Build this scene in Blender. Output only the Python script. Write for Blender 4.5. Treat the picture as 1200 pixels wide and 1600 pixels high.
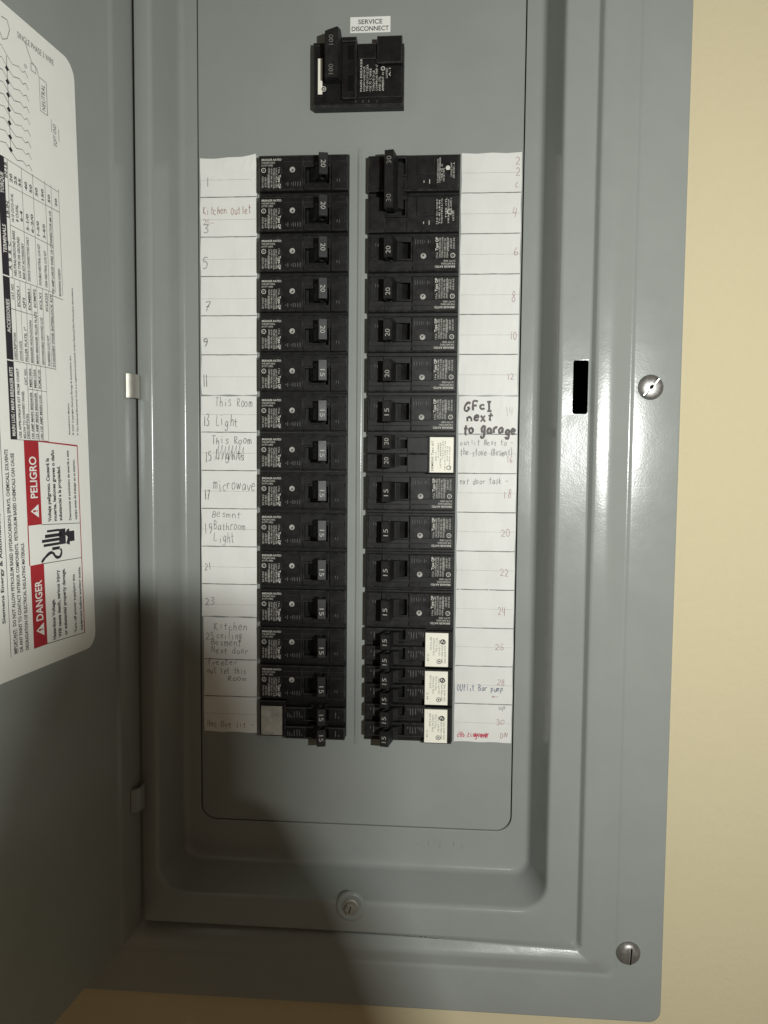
import bpy, math, random
from mathutils import Vector, Matrix

random.seed(7)
for o in list(bpy.data.objects):
    bpy.data.objects.remove(o)
scene = bpy.context.scene
MM = 0.001
COL = scene.collection

# ------------------------------------------------------------------ camera
cam_d = bpy.data.cameras.new("camera")
cam = bpy.data.objects.new("camera", cam_d)
COL.objects.link(cam)
cam_d.sensor_fit = 'VERTICAL'
cam_d.sensor_height = 24.0
cam_d.lens = 18.0
cam_d.clip_start = 0.01
cam_d.clip_end = 50.0
right = Vector((0.9972921, 0.0730170, 0.0087730))
down = Vector((0.0132872, -0.0615702, -0.9980143))
fwd = Vector((-0.0723319, 0.9954284, -0.0623737))
m = Matrix((right, -down, -fwd)).transposed().to_4x4()
m.translation = Vector((0.0, -0.503263, -0.197938))
cam.matrix_world = m
scene.camera = cam
scene.render.resolution_x = 768
scene.render.resolution_y = 1024

# ------------------------------------------------------------------ light
world = bpy.data.worlds.new("World")
scene.world = world
world.use_nodes = True
bg = world.node_tree.nodes["Background"]
bg.inputs[0].default_value = (1.0, 0.76, 0.52, 1)      # dim warm room light
bg.inputs[1].default_value = 0.110

# the small white light bar of a phone torch, held up to the right of the camera
l = bpy.data.lights.new("phone_torch", 'AREA')
l.shape = 'RECTANGLE'
l.size = 0.0125
l.size_y = 0.0022
l.energy = 4.6
l.color = (0.980, 1.0, 0.965)
lo = bpy.data.objects.new("phone_torch", l)
lo.location = (0.2026, -0.650, -0.1656)
lo.rotation_euler = (math.radians(90), 0, math.radians(13))     # faces the panel, turned a little to the left
COL.objects.link(lo)

scene.view_settings.view_transform = 'Standard'
scene.view_settings.look = 'None'
scene.view_settings.exposure = 0.0
scene.view_settings.gamma = 1.0

# ------------------------------------------------------------------ materials
def new_mat(name):
    mt = bpy.data.materials.new(name)
    mt.use_nodes = True
    nt = mt.node_tree
    return mt, nt, nt.nodes["Principled BSDF"]

def make_mat(name, color, rough=0.5, metal=0.0, spec=0.5, var=0.0, vscale=40.0,
             bump=0.0, bscale=600.0, coat=0.0, rvar=0.0, bump2=0.0, b2scale=60.0, detail=4.0):
    mt, nt, p = new_mat(name)
    p.inputs['Base Color'].default_value = (*color, 1)
    p.inputs['Roughness'].default_value = rough
    p.inputs['Metallic'].default_value = metal
    p.inputs['Specular IOR Level'].default_value = spec
    if coat:
        p.inputs['Coat Weight'].default_value = coat
        p.inputs['Coat Roughness'].default_value = 0.12
    tc = nt.nodes.new('ShaderNodeTexCoord')
    if var > 0 or rvar > 0:
        n = nt.nodes.new('ShaderNodeTexNoise')
        n.inputs['Scale'].default_value = vscale
        n.inputs['Detail'].default_value = detail
        n.inputs['Roughness'].default_value = 0.65
        nt.links.new(tc.outputs['Object'], n.inputs['Vector'])
        if var > 0:
            mr = nt.nodes.new('ShaderNodeMapRange')
            mr.inputs[1].default_value = 0.3; mr.inputs[2].default_value = 0.7
            mr.inputs[3].default_value = 1 - var; mr.inputs[4].default_value = 1 + var
            nt.links.new(n.outputs['Fac'], mr.inputs[0])
            mx = nt.nodes.new('ShaderNodeVectorMath'); mx.operation = 'SCALE'
            mx.inputs[0].default_value = color
            nt.links.new(mr.outputs[0], mx.inputs['Scale'])
            nt.links.new(mx.outputs[0], p.inputs['Base Color'])
        if rvar > 0:
            mr2 = nt.nodes.new('ShaderNodeMapRange')
            mr2.inputs[1].default_value = 0.3; mr2.inputs[2].default_value = 0.7
            mr2.inputs[3].default_value = rough - rvar; mr2.inputs[4].default_value = rough + rvar
            nt.links.new(n.outputs['Fac'], mr2.inputs[0])
            nt.links.new(mr2.outputs[0], p.inputs['Roughness'])
    prev = None
    for strength, sc in ((bump, bscale), (bump2, b2scale)):
        if strength <= 0:
            continue
        n = nt.nodes.new('ShaderNodeTexNoise')
        n.inputs['Scale'].default_value = sc
        n.inputs['Detail'].default_value = 2.0
        nt.links.new(tc.outputs['Object'], n.inputs['Vector'])
        b = nt.nodes.new('ShaderNodeBump')
        b.inputs['Strength'].default_value = 1.0
        b.inputs['Distance'].default_value = strength * MM
        nt.links.new(n.outputs['Fac'], b.inputs['Height'])
        if prev:
            nt.links.new(prev.outputs[0], b.inputs['Normal'])
        prev = b
    if prev:
        nt.links.new(prev.outputs[0], p.inputs['Normal'])
        if coat:
            nt.links.new(prev.outputs[0], p.inputs['Coat Normal'])
    return mt

GREY = (0.256, 0.274, 0.258)
M = {
    'paint': make_mat('grey_enamel', GREY, rough=0.21, spec=0.48, var=0.03, vscale=25, bump=0.032, bscale=900, bump2=0.06, b2scale=120, rvar=0.03),
    'plate': make_mat('grey_enamel_plate', GREY, rough=0.36, spec=0.35, var=0.03, vscale=25, bump=0.014, bscale=900, bump2=0.03, b2scale=90, rvar=0.03),
    'wall': make_mat('tan_wall_paint', (0.535, 0.470, 0.308), rough=0.75, spec=0.2, var=0.012, vscale=300, bump=0.14, bscale=380, bump2=0.25, b2scale=70),
    'black': make_mat('black_plastic', (0.0075, 0.0072, 0.007), rough=0.40, spec=0.30, var=0.25, vscale=150, bump=0.02, bscale=1500, rvar=0.08),
    'handle': make_mat('handle_plastic', (0.012, 0.0118, 0.0115), rough=0.44, spec=0.36, var=0.3, vscale=220, bump=0.012, bscale=1200, rvar=0.07),
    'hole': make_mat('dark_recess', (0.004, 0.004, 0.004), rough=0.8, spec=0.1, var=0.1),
    'print': make_mat('grey_print', (0.56, 0.55, 0.50), rough=0.6, var=0.25, vscale=500),
    'numeral': make_mat('white_numeral', (0.33, 0.325, 0.30), rough=0.6, var=0.15, vscale=600),
    'paper': make_mat('directory_paper', (0.735, 0.735, 0.70), rough=0.6, spec=0.3, var=0.025, vscale=80, bump=0.02, bscale=500, bump2=0.12, b2scale=25),
    'tape': make_mat('taped_paper', (0.66, 0.66, 0.63), rough=0.5, spec=0.3, var=0.03, vscale=60, bump=0.02, bscale=300, bump2=0.35, b2scale=45, coat=0.12),
    'rule': make_mat('printed_rule', (0.13, 0.13, 0.12), rough=0.7, var=0.2, vscale=300),
    'faint': make_mat('faint_rule', (0.46, 0.45, 0.41), rough=0.7, var=0.15, vscale=300),
    'pencil': make_mat('pencil_ink', (0.135, 0.13, 0.13), rough=0.6, var=0.35, vscale=400),
    'redink': make_mat('red_brown_ink', (0.30, 0.13, 0.11), rough=0.6, var=0.3, vscale=400),
    'pinkink': make_mat('purple_red_ink', (0.33, 0.17, 0.19), rough=0.6, var=0.3, vscale=400),
    'blueink': make_mat('blue_ink', (0.06, 0.08, 0.16), rough=0.6, var=0.3, vscale=400),
    'brightred': make_mat('red_marker_ink', (0.45, 0.04, 0.07), rough=0.6, var=0.3, vscale=400),
    'marker': make_mat('dark_marker_ink', (0.035, 0.022, 0.022), rough=0.5, var=0.4, vscale=200),
    'sticker': make_mat('white_sticker', (0.77, 0.775, 0.735), rough=0.5, spec=0.3, var=0.02, vscale=60, bump=0.01, bscale=500),
    'warnred': make_mat('warning_red', (0.36, 0.022, 0.03), rough=0.5, spec=0.3, var=0.06, vscale=120),
    'stickblack': make_mat('sticker_black', (0.018, 0.015, 0.022), rough=0.5, var=0.2, vscale=200),
    'stickink': make_mat('sticker_ink', (0.03, 0.028, 0.032), rough=0.6, var=0.2, vscale=300),
    'stickthin': make_mat('sticker_thin_ink', (0.10, 0.095, 0.09), rough=0.6, var=0.2, vscale=300),
    'foil': make_mat('worn_silver_label', (0.33, 0.32, 0.28), rough=0.45, spec=0.5, var=0.35, vscale=170, bump=0.03, bscale=300),
    'breakerlabel': make_mat('breaker_white_label', (0.80, 0.78, 0.68), rough=0.5, spec=0.3, var=0.03, vscale=200),
    'bright': make_mat('glare_toned_steel', (0.75, 0.74, 0.70), rough=0.35, metal=0.5, var=0.1),  # pale tone paints the glare along a screw slot
    'edge': make_mat('worn_plastic_edge', (0.026, 0.0255, 0.025), rough=0.36, spec=0.5, var=0.75, vscale=260),
    'dimprint': make_mat('dim_grey_print', (0.15, 0.145, 0.13), rough=0.6, var=0.35, vscale=500),  # darker print tone for the main and double-pole handle numbers
    'emboss': make_mat('glint_toned_plastic', (0.10, 0.10, 0.096), rough=0.3, var=0.4, vscale=400),  # lighter grey paints glints onto the raised marks
    'steel': make_mat('screw_steel', (0.28, 0.275, 0.26), rough=0.42, metal=0.75, var=0.2, vscale=300, bump=0.02, bscale=900, rvar=0.1),
    'clip': make_mat('dull_zinc', (0.36, 0.35, 0.31), rough=0.45, metal=0.6, var=0.12, vscale=200, bump=0.02, bscale=700),
    'skin': make_mat('skin', (0.50, 0.28, 0.20), rough=0.5, var=0.06, vscale=120, bump=0.05, bscale=500),
}
M['skin'].node_tree.nodes["Principled BSDF"].inputs['Subsurface Weight'].default_value = 0.15
M['skin'].node_tree.nodes["Principled BSDF"].inputs['Subsurface Radius'].default_value = (0.008, 0.003, 0.0015)

for key in ('black', 'handle'):
    nt = M[key].node_tree
    pb = nt.nodes["Principled BSDF"]
    src = pb.inputs['Base Color'].links[0].from_socket
    oi = nt.nodes.new('ShaderNodeObjectInfo')
    mr = nt.nodes.new('ShaderNodeMapRange')
    mr.inputs[3].default_value = 0.75; mr.inputs[4].default_value = 1.3
    nt.links.new(oi.outputs['Random'], mr.inputs[0])
    sc_ = nt.nodes.new('ShaderNodeVectorMath'); sc_.operation = 'SCALE'
    nt.links.new(src, sc_.inputs[0]); nt.links.new(mr.outputs[0], sc_.inputs['Scale'])
    nt.links.new(sc_.outputs[0], pb.inputs['Base Color'])

# ------------------------------------------------------------------ mesh builder (works in millimetres)
class MB:
    def __init__(self):
        self.v = []; self.f = []; self.edge = []
    def add(self, vs, fs):
        b = len(self.v)
        self.v += [tuple(p) for p in vs]
        self.f += [tuple(i + b for i in q) for q in fs]
    def slab(self, x0, x1, z0, z1, p0, p1, ch=0.3, cx=None):
        """box from depth p0 (back) to p1 (front, towards the viewer) with chamfered front edges"""
        c = ch
        vs = []
        for (a, d) in ((0, p0), (0, p1 - c), (c, p1)):
            vs += [(x0 + a, -d, z0 + a), (x1 - a, -d, z0 + a), (x1 - a, -d, z1 - a), (x0 + a, -d, z1 - a)]
        fs = []
        for k in (0, 4):
            for i in range(4):
                j = (i + 1) % 4
                fs.append((k + i, k + j, k + 4 + j, k + 4 + i))
                if k == 4 and ch > .15: self.edge.append(len(self.f) + len(fs) - 1)
        fs.append((8, 9, 10, 11)); fs.append((3, 2, 1, 0))
        self.add(vs, fs)
    def prism(self, poly, z0, z1, zt=None):
        """poly of (x, p) extruded along z; zt(p) optional half-extents"""
        n = len(poly)
        vs = [(x, -p, z0) for x, p in poly] + [(x, -p, z1) for x, p in poly]
        fs = [(i, (i + 1) % n, n + (i + 1) % n, n + i) for i in range(n)]
        fs.append(tuple(range(n))[::-1]); fs.append(tuple(range(n, 2 * n)))
        self.add(vs, fs)
    def disc(self, cx, cz, r, p, n=20, rz=None):
        rz = rz or r
        vs = [(cx + r * math.cos(2 * math.pi * i / n), -p, cz + rz * math.sin(2 * math.pi * i / n)) for i in range(n)]
        self.add(vs, [tuple(range(n))])
    def ring(self, cx, cz, r0, r1, p, n=20):
        vs = []
        for r in (r0, r1):
            vs += [(cx + r * math.cos(2 * math.pi * i / n), -p, cz + r * math.sin(2 * math.pi * i / n)) for i in range(n)]
        self.add(vs, [(i, (i + 1) % n, n + (i + 1) % n, n + i) for i in range(n)])
    def quadp(self, pts):
        self.add(pts, [tuple(range(len(pts)))])
    def lathe(self, prof, c, n=28, cap=True):
        """prof of (r, p) revolved about the y axis at centre c=(x,z)"""
        vs = []
        for r, p in prof:
            for i in range(n):
                a = 2 * math.pi * i / n
                vs.append((c[0] + r * math.cos(a), -p, c[1] + r * math.sin(a)))
        fs = []
        for k in range(len(prof) - 1):
            for i in range(n):
                j = (i + 1) % n
                fs.append((k * n + i, k * n + j, (k + 1) * n + j, (k + 1) * n + i))
        if cap: fs.append(tuple((len(prof) - 1) * n + i for i in range(n)))
        self.add(vs, fs)
    def mesh(self, name, mat, smooth=False):
        me = bpy.data.meshes.new(name)
        me.from_pydata([(x * MM, y * MM, z * MM) for x, y, z in self.v], [], self.f)
        import bmesh
        if mat is M['black'] and self.edge:
            me.materials.append(mat); me.materials.append(M['edge'])
            for i in self.edge: me.polygons[i].material_index = 1
        bm = bmesh.new(); bm.from_mesh(me)
        bmesh.ops.recalc_face_normals(bm, faces=bm.faces)
        bm.to_mesh(me); bm.free()
        if not me.materials: me.materials.append(mat)
        if smooth:
            for p in me.polygons: p.use_smooth = True
        return me
    def build(self, name, mat, parent=None, smooth=False):
        return link(name, self.mesh(name, mat, smooth), parent)

def link(name, data, parent=None):
    o = bpy.data.objects.new(name, data)
    COL.objects.link(o)
    if parent is not None:
        o.parent = parent
    return o

def tag(o, label, cat, group=None):
    o['label'] = label; o['category'] = cat
    if group: o['group'] = group
    return o

def thing(name, label, cat, loc=(0, 0, 0), group=None, roty=0.0):
    o = bpy.data.objects.new(name, None)
    COL.objects.link(o)
    o.empty_display_size = 0.01
    o.location = [c * MM for c in loc]
    o.rotation_euler = (0, roty, 0)
    return tag(o, label, cat, group)

# ------------------------------------------------------------------ print lettering
_tc = {}
def glyphs(txt, bold=0.0, res=1):
    key = (txt, bold, res)
    if key in _tc: return _tc[key]
    cu = bpy.data.curves.new('t', 'FONT')
    cu.body = txt; cu.size = 1.0; cu.resolution_u = res; cu.offset = bold
    ob = bpy.data.objects.new('t', cu)
    me = bpy.data.meshes.new_from_object(ob)
    vs = [(v.co.x, v.co.y) for v in me.vertices]
    fs = [tuple(p.vertices) for p in me.polygons]
    bpy.data.objects.remove(ob); bpy.data.curves.remove(cu); bpy.data.meshes.remove(me)
    x0 = min(v[0] for v in vs); x1 = max(v[0] for v in vs)
    _tc[key] = (vs, fs, x0, x1)
    return _tc[key]
CAP = 0.73
def text(mb, txt, fn, cap, length=None, bold=0.0, align='L', maxs=1.25):
    """lay txt along fn(tx, ty) -> 3D (mm). cap = capital height; length squeezes the line to that length"""
    vs, fs, x0, x1 = glyphs(txt, bold, 4 if cap >= 2.6 else 2 if cap >= 1.6 else 1)
    k = cap / CAP
    kx = k if length is None else length / (x1 - x0)
    w = (x1 - x0) * kx
    off = {'L': 0, 'C': -w / 2, 'R': -w}[align]
    mb.add([fn((x - x0) * kx + off, y * k) for x, y in vs], fs)
    return w

# ------------------------------------------------------------------ hand lettering (stroke letters)
SG = {
 '0': [[(.5,1),(.15,.75),(.1,.3),(.4,0),(.8,.2),(.9,.7),(.5,1)]],
 '1': [[(.45,1),(.5,.5),(.58,0)]],
 '2': [[(.1,.8),(.4,1),(.8,.8),(.7,.5),(.1,.02),(.4,.08),(.95,.0)]],
 '3': [[(.15,.95),(.7,1),(.8,.78),(.4,.55),(.85,.4),(.8,.1),(.4,0),(.1,.1)]],
 '4': [[(.25,1),(.1,.45),(.9,.5)],[(.75,.95),(.65,0)]],
 '5': [[(.9,1),(.3,.95),(.2,.6),(.65,.6),(.85,.3),(.55,0),(.1,.05)]],
 '6': [[(.7,1),(.25,.6),(.15,.2),(.5,0),(.85,.2),(.65,.45),(.2,.3)]],
 '7': [[(.1,.95),(.9,1),(.6,.5),(.45,0)],[(.3,.5),(.8,.5)]],
 '8': [[(.55,.55),(.2,.75),(.45,1),(.78,.8),(.5,.52),(.15,.25),(.45,0),(.85,.22),(.52,.56)]],
 '9': [[(.8,.85),(.4,1),(.15,.75),(.45,.55),(.8,.75),(.75,.3),(.55,0)]],
 'A': [[(.1,0),(.5,1),(.9,0)],[(.25,.4),(.8,.4)]],
 'B': [[(.15,0),(.2,1),(.7,.9),(.65,.6),(.25,.53),(.8,.4),(.75,.08),(.15,0)]],
 'C': [[(.85,.85),(.45,1),(.15,.6),(.2,.15),(.55,0),(.9,.15)]],
 'D': [[(.15,0),(.2,1),(.7,.85),(.85,.45),(.6,.05),(.15,0)]],
 'F': [[(.2,0),(.22,1),(.9,1)],[(.22,.55),(.75,.55)]],
 'G': [[(.85,.85),(.5,1),(.15,.6),(.2,.1),(.6,0),(.85,.35),(.5,.4)]],
 'H': [[(.15,1),(.2,0)],[(.8,1),(.8,0)],[(.18,.5),(.8,.5)]],
 'I': [[(.2,1),(.8,1)],[(.5,1),(.5,0)],[(.2,0),(.85,0)]],
 'K': [[(.2,1),(.2,0)],[(.85,.95),(.25,.45),(.9,0)]],
 'L': [[(.2,1),(.15,.05),(.85,.1)]],
 'N': [[(.12,0),(.2,1),(.75,.05),(.85,1)]],
 'O': [[(.5,1),(.12,.7),(.15,.25),(.5,0),(.85,.3),(.8,.8),(.5,1)]],
 'P': [[(.2,0),(.2,1),(.75,.9),(.7,.55),(.22,.48)]],
 'R': [[(.2,0),(.2,1),(.75,.9),(.65,.58),(.22,.5),(.9,0)]],
 'T': [[(.05,.95),(.95,1)],[(.5,.97),(.48,0)]],
 'U': [[(.15,1),(.15,.25),(.45,0),(.8,.25),(.85,1)]],
 'a': [[(.8,.5),(.45,.62),(.12,.35),(.3,.02),(.7,.2),(.8,.55),(.85,.02)]],
 'b': [[(.18,1),(.18,0),(.6,.03),(.8,.3),(.5,.55),(.2,.4)]],
 'c': [[(.8,.5),(.45,.6),(.15,.3),(.4,.02),(.85,.1)]],
 'd': [[(.75,.5),(.35,.6),(.12,.25),(.4,0),(.75,.2),(.8,1),(.8,0)]],
 'e': [[(.15,.32),(.8,.38),(.6,.62),(.25,.5),(.15,.2),(.45,0),(.85,.12)]],
 'f': [[(.8,.95),(.5,1),(.4,.7),(.38,0)],[(.1,.55),(.75,.58)]],
 'g': [[(.75,.5),(.4,.6),(.15,.3),(.4,.05),(.72,.3),(.75,.55),(.7,-.3),(.3,-.4),(.15,-.2)]],
 'h': [[(.2,1),(.18,0)],[(.2,.35),(.55,.58),(.75,.4),(.8,0)]],
 'i': [[(.45,.58),(.5,0)],[(.45,.82),(.5,.88)]],
 'j': [[(.6,.58),(.55,-.3),(.2,-.35)]],
 'k': [[(.2,1),(.2,0)],[(.75,.6),(.22,.28),(.85,0)]],
 'l': [[(.45,1),(.5,0)]],
 'm': [[(.08,.58),(.1,0)],[(.1,.4),(.3,.6),(.45,.4),(.46,0)],[(.46,.4),(.7,.6),(.88,.4),(.9,0)]],
 'n': [[(.15,.58),(.18,0)],[(.18,.35),(.5,.6),(.78,.4),(.82,0)]],
 'o': [[(.5,.6),(.15,.4),(.2,.1),(.5,0),(.82,.22),(.75,.5),(.5,.6)]],
 'p': [[(.2,.58),(.15,-.4)],[(.2,.4),(.55,.6),(.8,.35),(.55,.05),(.2,.15)]],
 'r': [[(.2,.58),(.22,0)],[(.22,.35),(.5,.58),(.85,.55)]],
 's': [[(.8,.52),(.45,.62),(.2,.45),(.7,.22),(.55,.0),(.12,.06)]],
 't': [[(.45,.95),(.45,.1),(.7,0)],[(.1,.6),(.85,.62)]],
 'u': [[(.15,.58),(.2,.1),(.5,0),(.75,.2)],[(.78,.58),(.82,0)]],
 'v': [[(.1,.58),(.45,0),(.85,.6)]],
 'w': [[(.05,.58),(.25,0),(.48,.5),(.7,0),(.95,.6)]],
 'x': [[(.15,.6),(.85,0)],[(.8,.6),(.15,0)]],
 'z': [[(.15,.58),(.8,.6),(.15,.02),(.9,.03)]],
 '(': [[(.7,1),(.35,.5),(.65,-.1)]],
 ')': [[(.3,1),(.65,.5),(.3,-.1)]],
 '-': [[(.1,.4),(.5,.45),(.95,.42)]],
 '<': [[(1.0,.35),(.0,.3)],[(.35,.55),(.0,.3),(.4,.05)]],
 '.': [[(.4,.05),(.5,.1)]],
 ':': [[(.4,.05),(.5,.1)],[(.4,.5),(.5,.55)]],
}
def ribbon(mb, pts, w, fn):
    n = len(pts)
    if n < 2: return
    for i in range(1, n - 1):
        ax, ay = pts[i][0] - pts[i - 1][0], pts[i][1] - pts[i - 1][1]
        bx, by = pts[i + 1][0] - pts[i][0], pts[i + 1][1] - pts[i][1]
        if ax * bx + ay * by < 0.25 * math.hypot(ax, ay) * math.hypot(bx, by):
            ribbon(mb, pts[:i + 1], w, fn); ribbon(mb, pts[i:], w, fn)
            return
    L, R = [], []
    for i, p in enumerate(pts):
        a = pts[max(i - 1, 0)]; b = pts[min(i + 1, n - 1)]
        dx, dy = b[0] - a[0], b[1] - a[1]
        l = math.hypot(dx, dy) or 1
        ww = w * (0.8 + 0.4 * random.random()) / 2
        nx, ny = -dy / l * ww, dx / l * ww
        L.append(fn(p[0] + nx, p[1] + ny)); R.append(fn(p[0] - nx, p[1] - ny))
    mb.add(L + R, [(i, i + 1, n + i + 1, n + i) for i in range(n - 1)])
def smooth_line(pts):
    out = [pts[0]]
    for i in range(len(pts) - 1):
        p0 = pts[max(i - 1, 0)]; p1 = pts[i]; p2 = pts[i + 1]; p3 = pts[min(i + 2, len(pts) - 1)]
        for t in (0.33, 0.67, 1.0):
            q = []
            for k in (0, 1):
                a, b, c, d = p0[k], p1[k], p2[k], p3[k]
                q.append(0.5 * (2 * b + (c - a) * t + (2 * a - 5 * b + 4 * c - d) * t * t + (3 * b - a - 3 * c + d) * t ** 3))
            out.append(tuple(q))
    return out
def scrawl(mb, txt, x0, x1, zb, h, fn, w=0.4, slope=0.0):
    n = len(txt)
    cw = (x1 - x0) / n
    for i, ch in enumerate(txt):
        if ch == ' ' or ch not in SG: continue
        jx = random.uniform(-.12, .12) * cw; jz = random.uniform(-.12, .12) * h
        sc = random.uniform(.8, 1.18); sh = random.uniform(-.12, .22)
        for st in SG[ch]:
            pts = [(x0 + (i + .06) * cw + jx + (px * .88 + sh * py) * cw,
                    zb + slope * (x0 + i * cw - x0) + jz + (py * h) * sc) for px, py in st]
            if len(pts) > 2: pts = smooth_line(pts)
            ribbon(mb, pts, w, fn)

# ================================================================== the wall
wall_mb = MB()
def wall_box(x0, x1, z0, z1):
    wall_mb.slab(x0, x1, z0, z1, -60, 31.0, 0.0)
wall_box(-900, -236, -1100, 700); wall_box(127, 900, -1100, 700)
wall_box(-236, 127, -1100, -530); wall_box(-236, 127, 255, 700)
wall = wall_mb.build('wall', M['wall']); wall['kind'] = 'structure'

# ================================================================== electrical panel: cover frame, plate, door
panel = thing('electrical_panel', 'grey steel breaker panel with its door swung open, set into the tan wall', 'breaker panel', (-55, -31, -544))
PO = (-55, -31, -544)
def off(mb):
    mb.v = [(x - PO[0], y - PO[1], z - PO[2]) for x, y, z in mb.v]
    return mb

NSEG = 8
ZS = (-134.4, -167.6)          # latch slot
def loop_pts(l):
    x0, x1, z0, z1, r, y = l[:6]
    yl = l[6]
    pts = []
    # bottom-left -> bottom-right -> up the right side (with two slot points) -> top-right -> top-left
    for (cx, cz, a0) in ((x0 + r, z0 + r, 180), (x1 - r, z0 + r, 270)):
        for i in range(NSEG + 1):
            a = math.radians(a0 + 90 * i / NSEG)
            pts.append((cx + r * math.cos(a), y, cz + r * math.sin(a)))
    pts.append((x1, y, ZS[1])); pts.append((x1, y, ZS[0]))
    for (cx, cz, a0) in ((x1 - r, z1 - r, 0), (x0 + r, z1 - r, 90)):
        for i in range(NSEG + 1):
            a = math.radians(a0 + 90 * i / NSEG)
            pts.append((cx + r * math.cos(a), y, cz + r * math.sin(a)))
    xm = x0 + r + .01
    return [(x, yl if x < xm else yy, z) for x, yy, z in pts]
# (x0, x1, z0, z1, corner radius, y, fillet size)
# (the last depth is the one on the hinge side, where a deep narrow gap runs behind the door edge)
P = [
    ((-252.0, 141.6, -544.6, 268, 7.5, -30.9, -30.9), 0.0),
    ((-251.8, 141.4, -544.4, 268, 7.5, -34.0, -34.0), 1.0),
    ((-226.0, 114.0, -516.2, 242, 6.0, -34.3, -34.3), 1.0),
    ((-224.0, 112.0, -514.2, 240, 6.0, -33.6, -33.6), 1.0),
    ((-211.0, 101.0, -505.5, 232.5, 5.5, -36.5, -34.5), 3.0),
    ((-190.9, 91.3, -498.6, 224.5, 3.0, -36.2, -20.0), 1.5),
    ((-189.4, 88.9, -496.9, 222.5, 3.0, -32.1, -32.1), 1.0),
    ((-180.6, 70.8, -478.6, 210, 17.5, -32.0, -31.6), 1.8),
    ((-178.9, 69.3, -476.8, 208.4, 16.6, -30.2, -30.2), 1.6),
    ((-172.0, 62.7, -469.8, 201.4, 12.0, -2.6, -2.6), 2.0),
    ((-169.6, 60.4, -467.4, 199, 10.5, 0.0, 0.0), 2.0),
    ((-160.5, 50.5, -442.3, 190, 10.5, 0.0, 0.0), 0.4),
    ((-160.5, 50.5, -442.3, 190, 10.5, 2.5, 2.5), 0.0),
]
def lerp(a, b, t): return tuple(x + (y - x) * t for x, y in zip(a, b))
loops = [P[0][0]]
flat_after = {}
for i in range(1, len(P) - 1):
    A, B, C = P[i - 1][0], P[i][0], P[i + 1][0]
    f = P[i][1]
    dA = math.hypot(A[1] - B[1], A[5] - B[5]); dC = math.hypot(C[1] - B[1], C[5] - B[5])
    a = lerp(B, A, min(f / max(dA, .01), .45)); c = lerp(B, C, min(f / max(dC, .01), .45))
    ns = 5
    for k in range(ns + 1):
        t = k / ns
        loops.append(tuple((1 - t) ** 2 * a[j] + 2 * t * (1 - t) * B[j] + t * t * c[j] for j in range(7)))
    flat_after[i] = len(loops) - 1
loops.append(P[-1][0])
rows = [loop_pts(l) for l in loops]
npt = len(rows[0])
fr = MB()
for r in rows: fr.v += r
slot_col = 2 * (NSEG + 1)      # index of lower slot point; face slot_col -> slot_col+1
slot_row = flat_after[6]       # ledge strip between the step and the bevel
for k in range(len(rows) - 1):
    for i in range(npt):
        j = (i + 1) % npt
        if k == slot_row and i == slot_col: continue
        fr.f.append((k * npt + i, k * npt + j, (k + 1) * npt + j, (k + 1) * npt + i))
# the latch slot: ring of faces round a rectangular hole with inner walls
oa = rows[slot_row][slot_col]; ob_ = rows[slot_row][slot_col + 1]
oc = rows[slot_row + 1][slot_col + 1]; od = rows[slot_row + 1][slot_col]
sx0, sx1 = 78.6, min(87.7, oa[0] - 0.3)
ry = oa[1] + (od[1] - oa[1]) * 0.3
ins = []
rr = 1.2
for (cx, cz, a0) in ((sx1 - rr, ZS[1] + .6 + rr, 270), (sx1 - rr, ZS[0] - .6 - rr, 0), (sx0 + rr, ZS[0] - .6 - rr, 90), (sx0 + rr, ZS[1] + .6 + rr, 180)):
    for i in range(4):
        a = math.radians(a0 + 30 * i)
        ins.append((cx + rr * math.cos(a), ry, cz + rr * math.sin(a)))
flat_from = len(fr.f)
b = len(fr.v)
fr.v += [oa, ob_, oc, od] + ins + [(p[0], p[1] + 1.6, p[2]) for p in ins]
for q in range(4):
    for i in range(3):
        fr.f.append((b + q, b + 4 + q * 4 + i, b + 4 + q * 4 + i + 1))
    fr.f.append((b + q, b + 4 + q * 4 + 3, b + 4 + ((q + 1) % 4) * 4, b + (q + 1) % 4))
for i in range(16):
    j = (i + 1) % 16
    fr.f.append((b + 4 + i, b + 4 + j, b + 20 + j, b + 20 + i))
fo = off(fr).build('cover_frame', M['paint'], panel, smooth=True)
for p_ in list(fo.data.polygons)[flat_from:]: p_.use_smooth = False
# dark cavity and spring wire behind the slot
cv = MB()
x0, x1, z0, z1 = sx0 - 3, sx1 + .2, ZS[1] - 3, ZS[0] + 3
yf, yb = -30.3, -6.0
vs = [(x0, yf, z0), (x1, yf, z0), (x1, yf, z1), (x0, yf, z1), (x0, yb, z0), (x1, yb, z0), (x1, yb, z1), (x0, yb, z1)]
cv.add(vs, [(0, 1, 5, 4), (1, 2, 6, 5), (2, 3, 7, 6), (3, 0, 4, 7), (4, 5, 6, 7)])
cvo = off(cv).build('latch_cavity', M['hole'], panel)
# near-black sheet behind the plate, putting the groove's shade into colour
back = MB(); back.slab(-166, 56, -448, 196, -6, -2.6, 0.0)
off(back).build('groove_back', M['hole'], panel)
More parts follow.
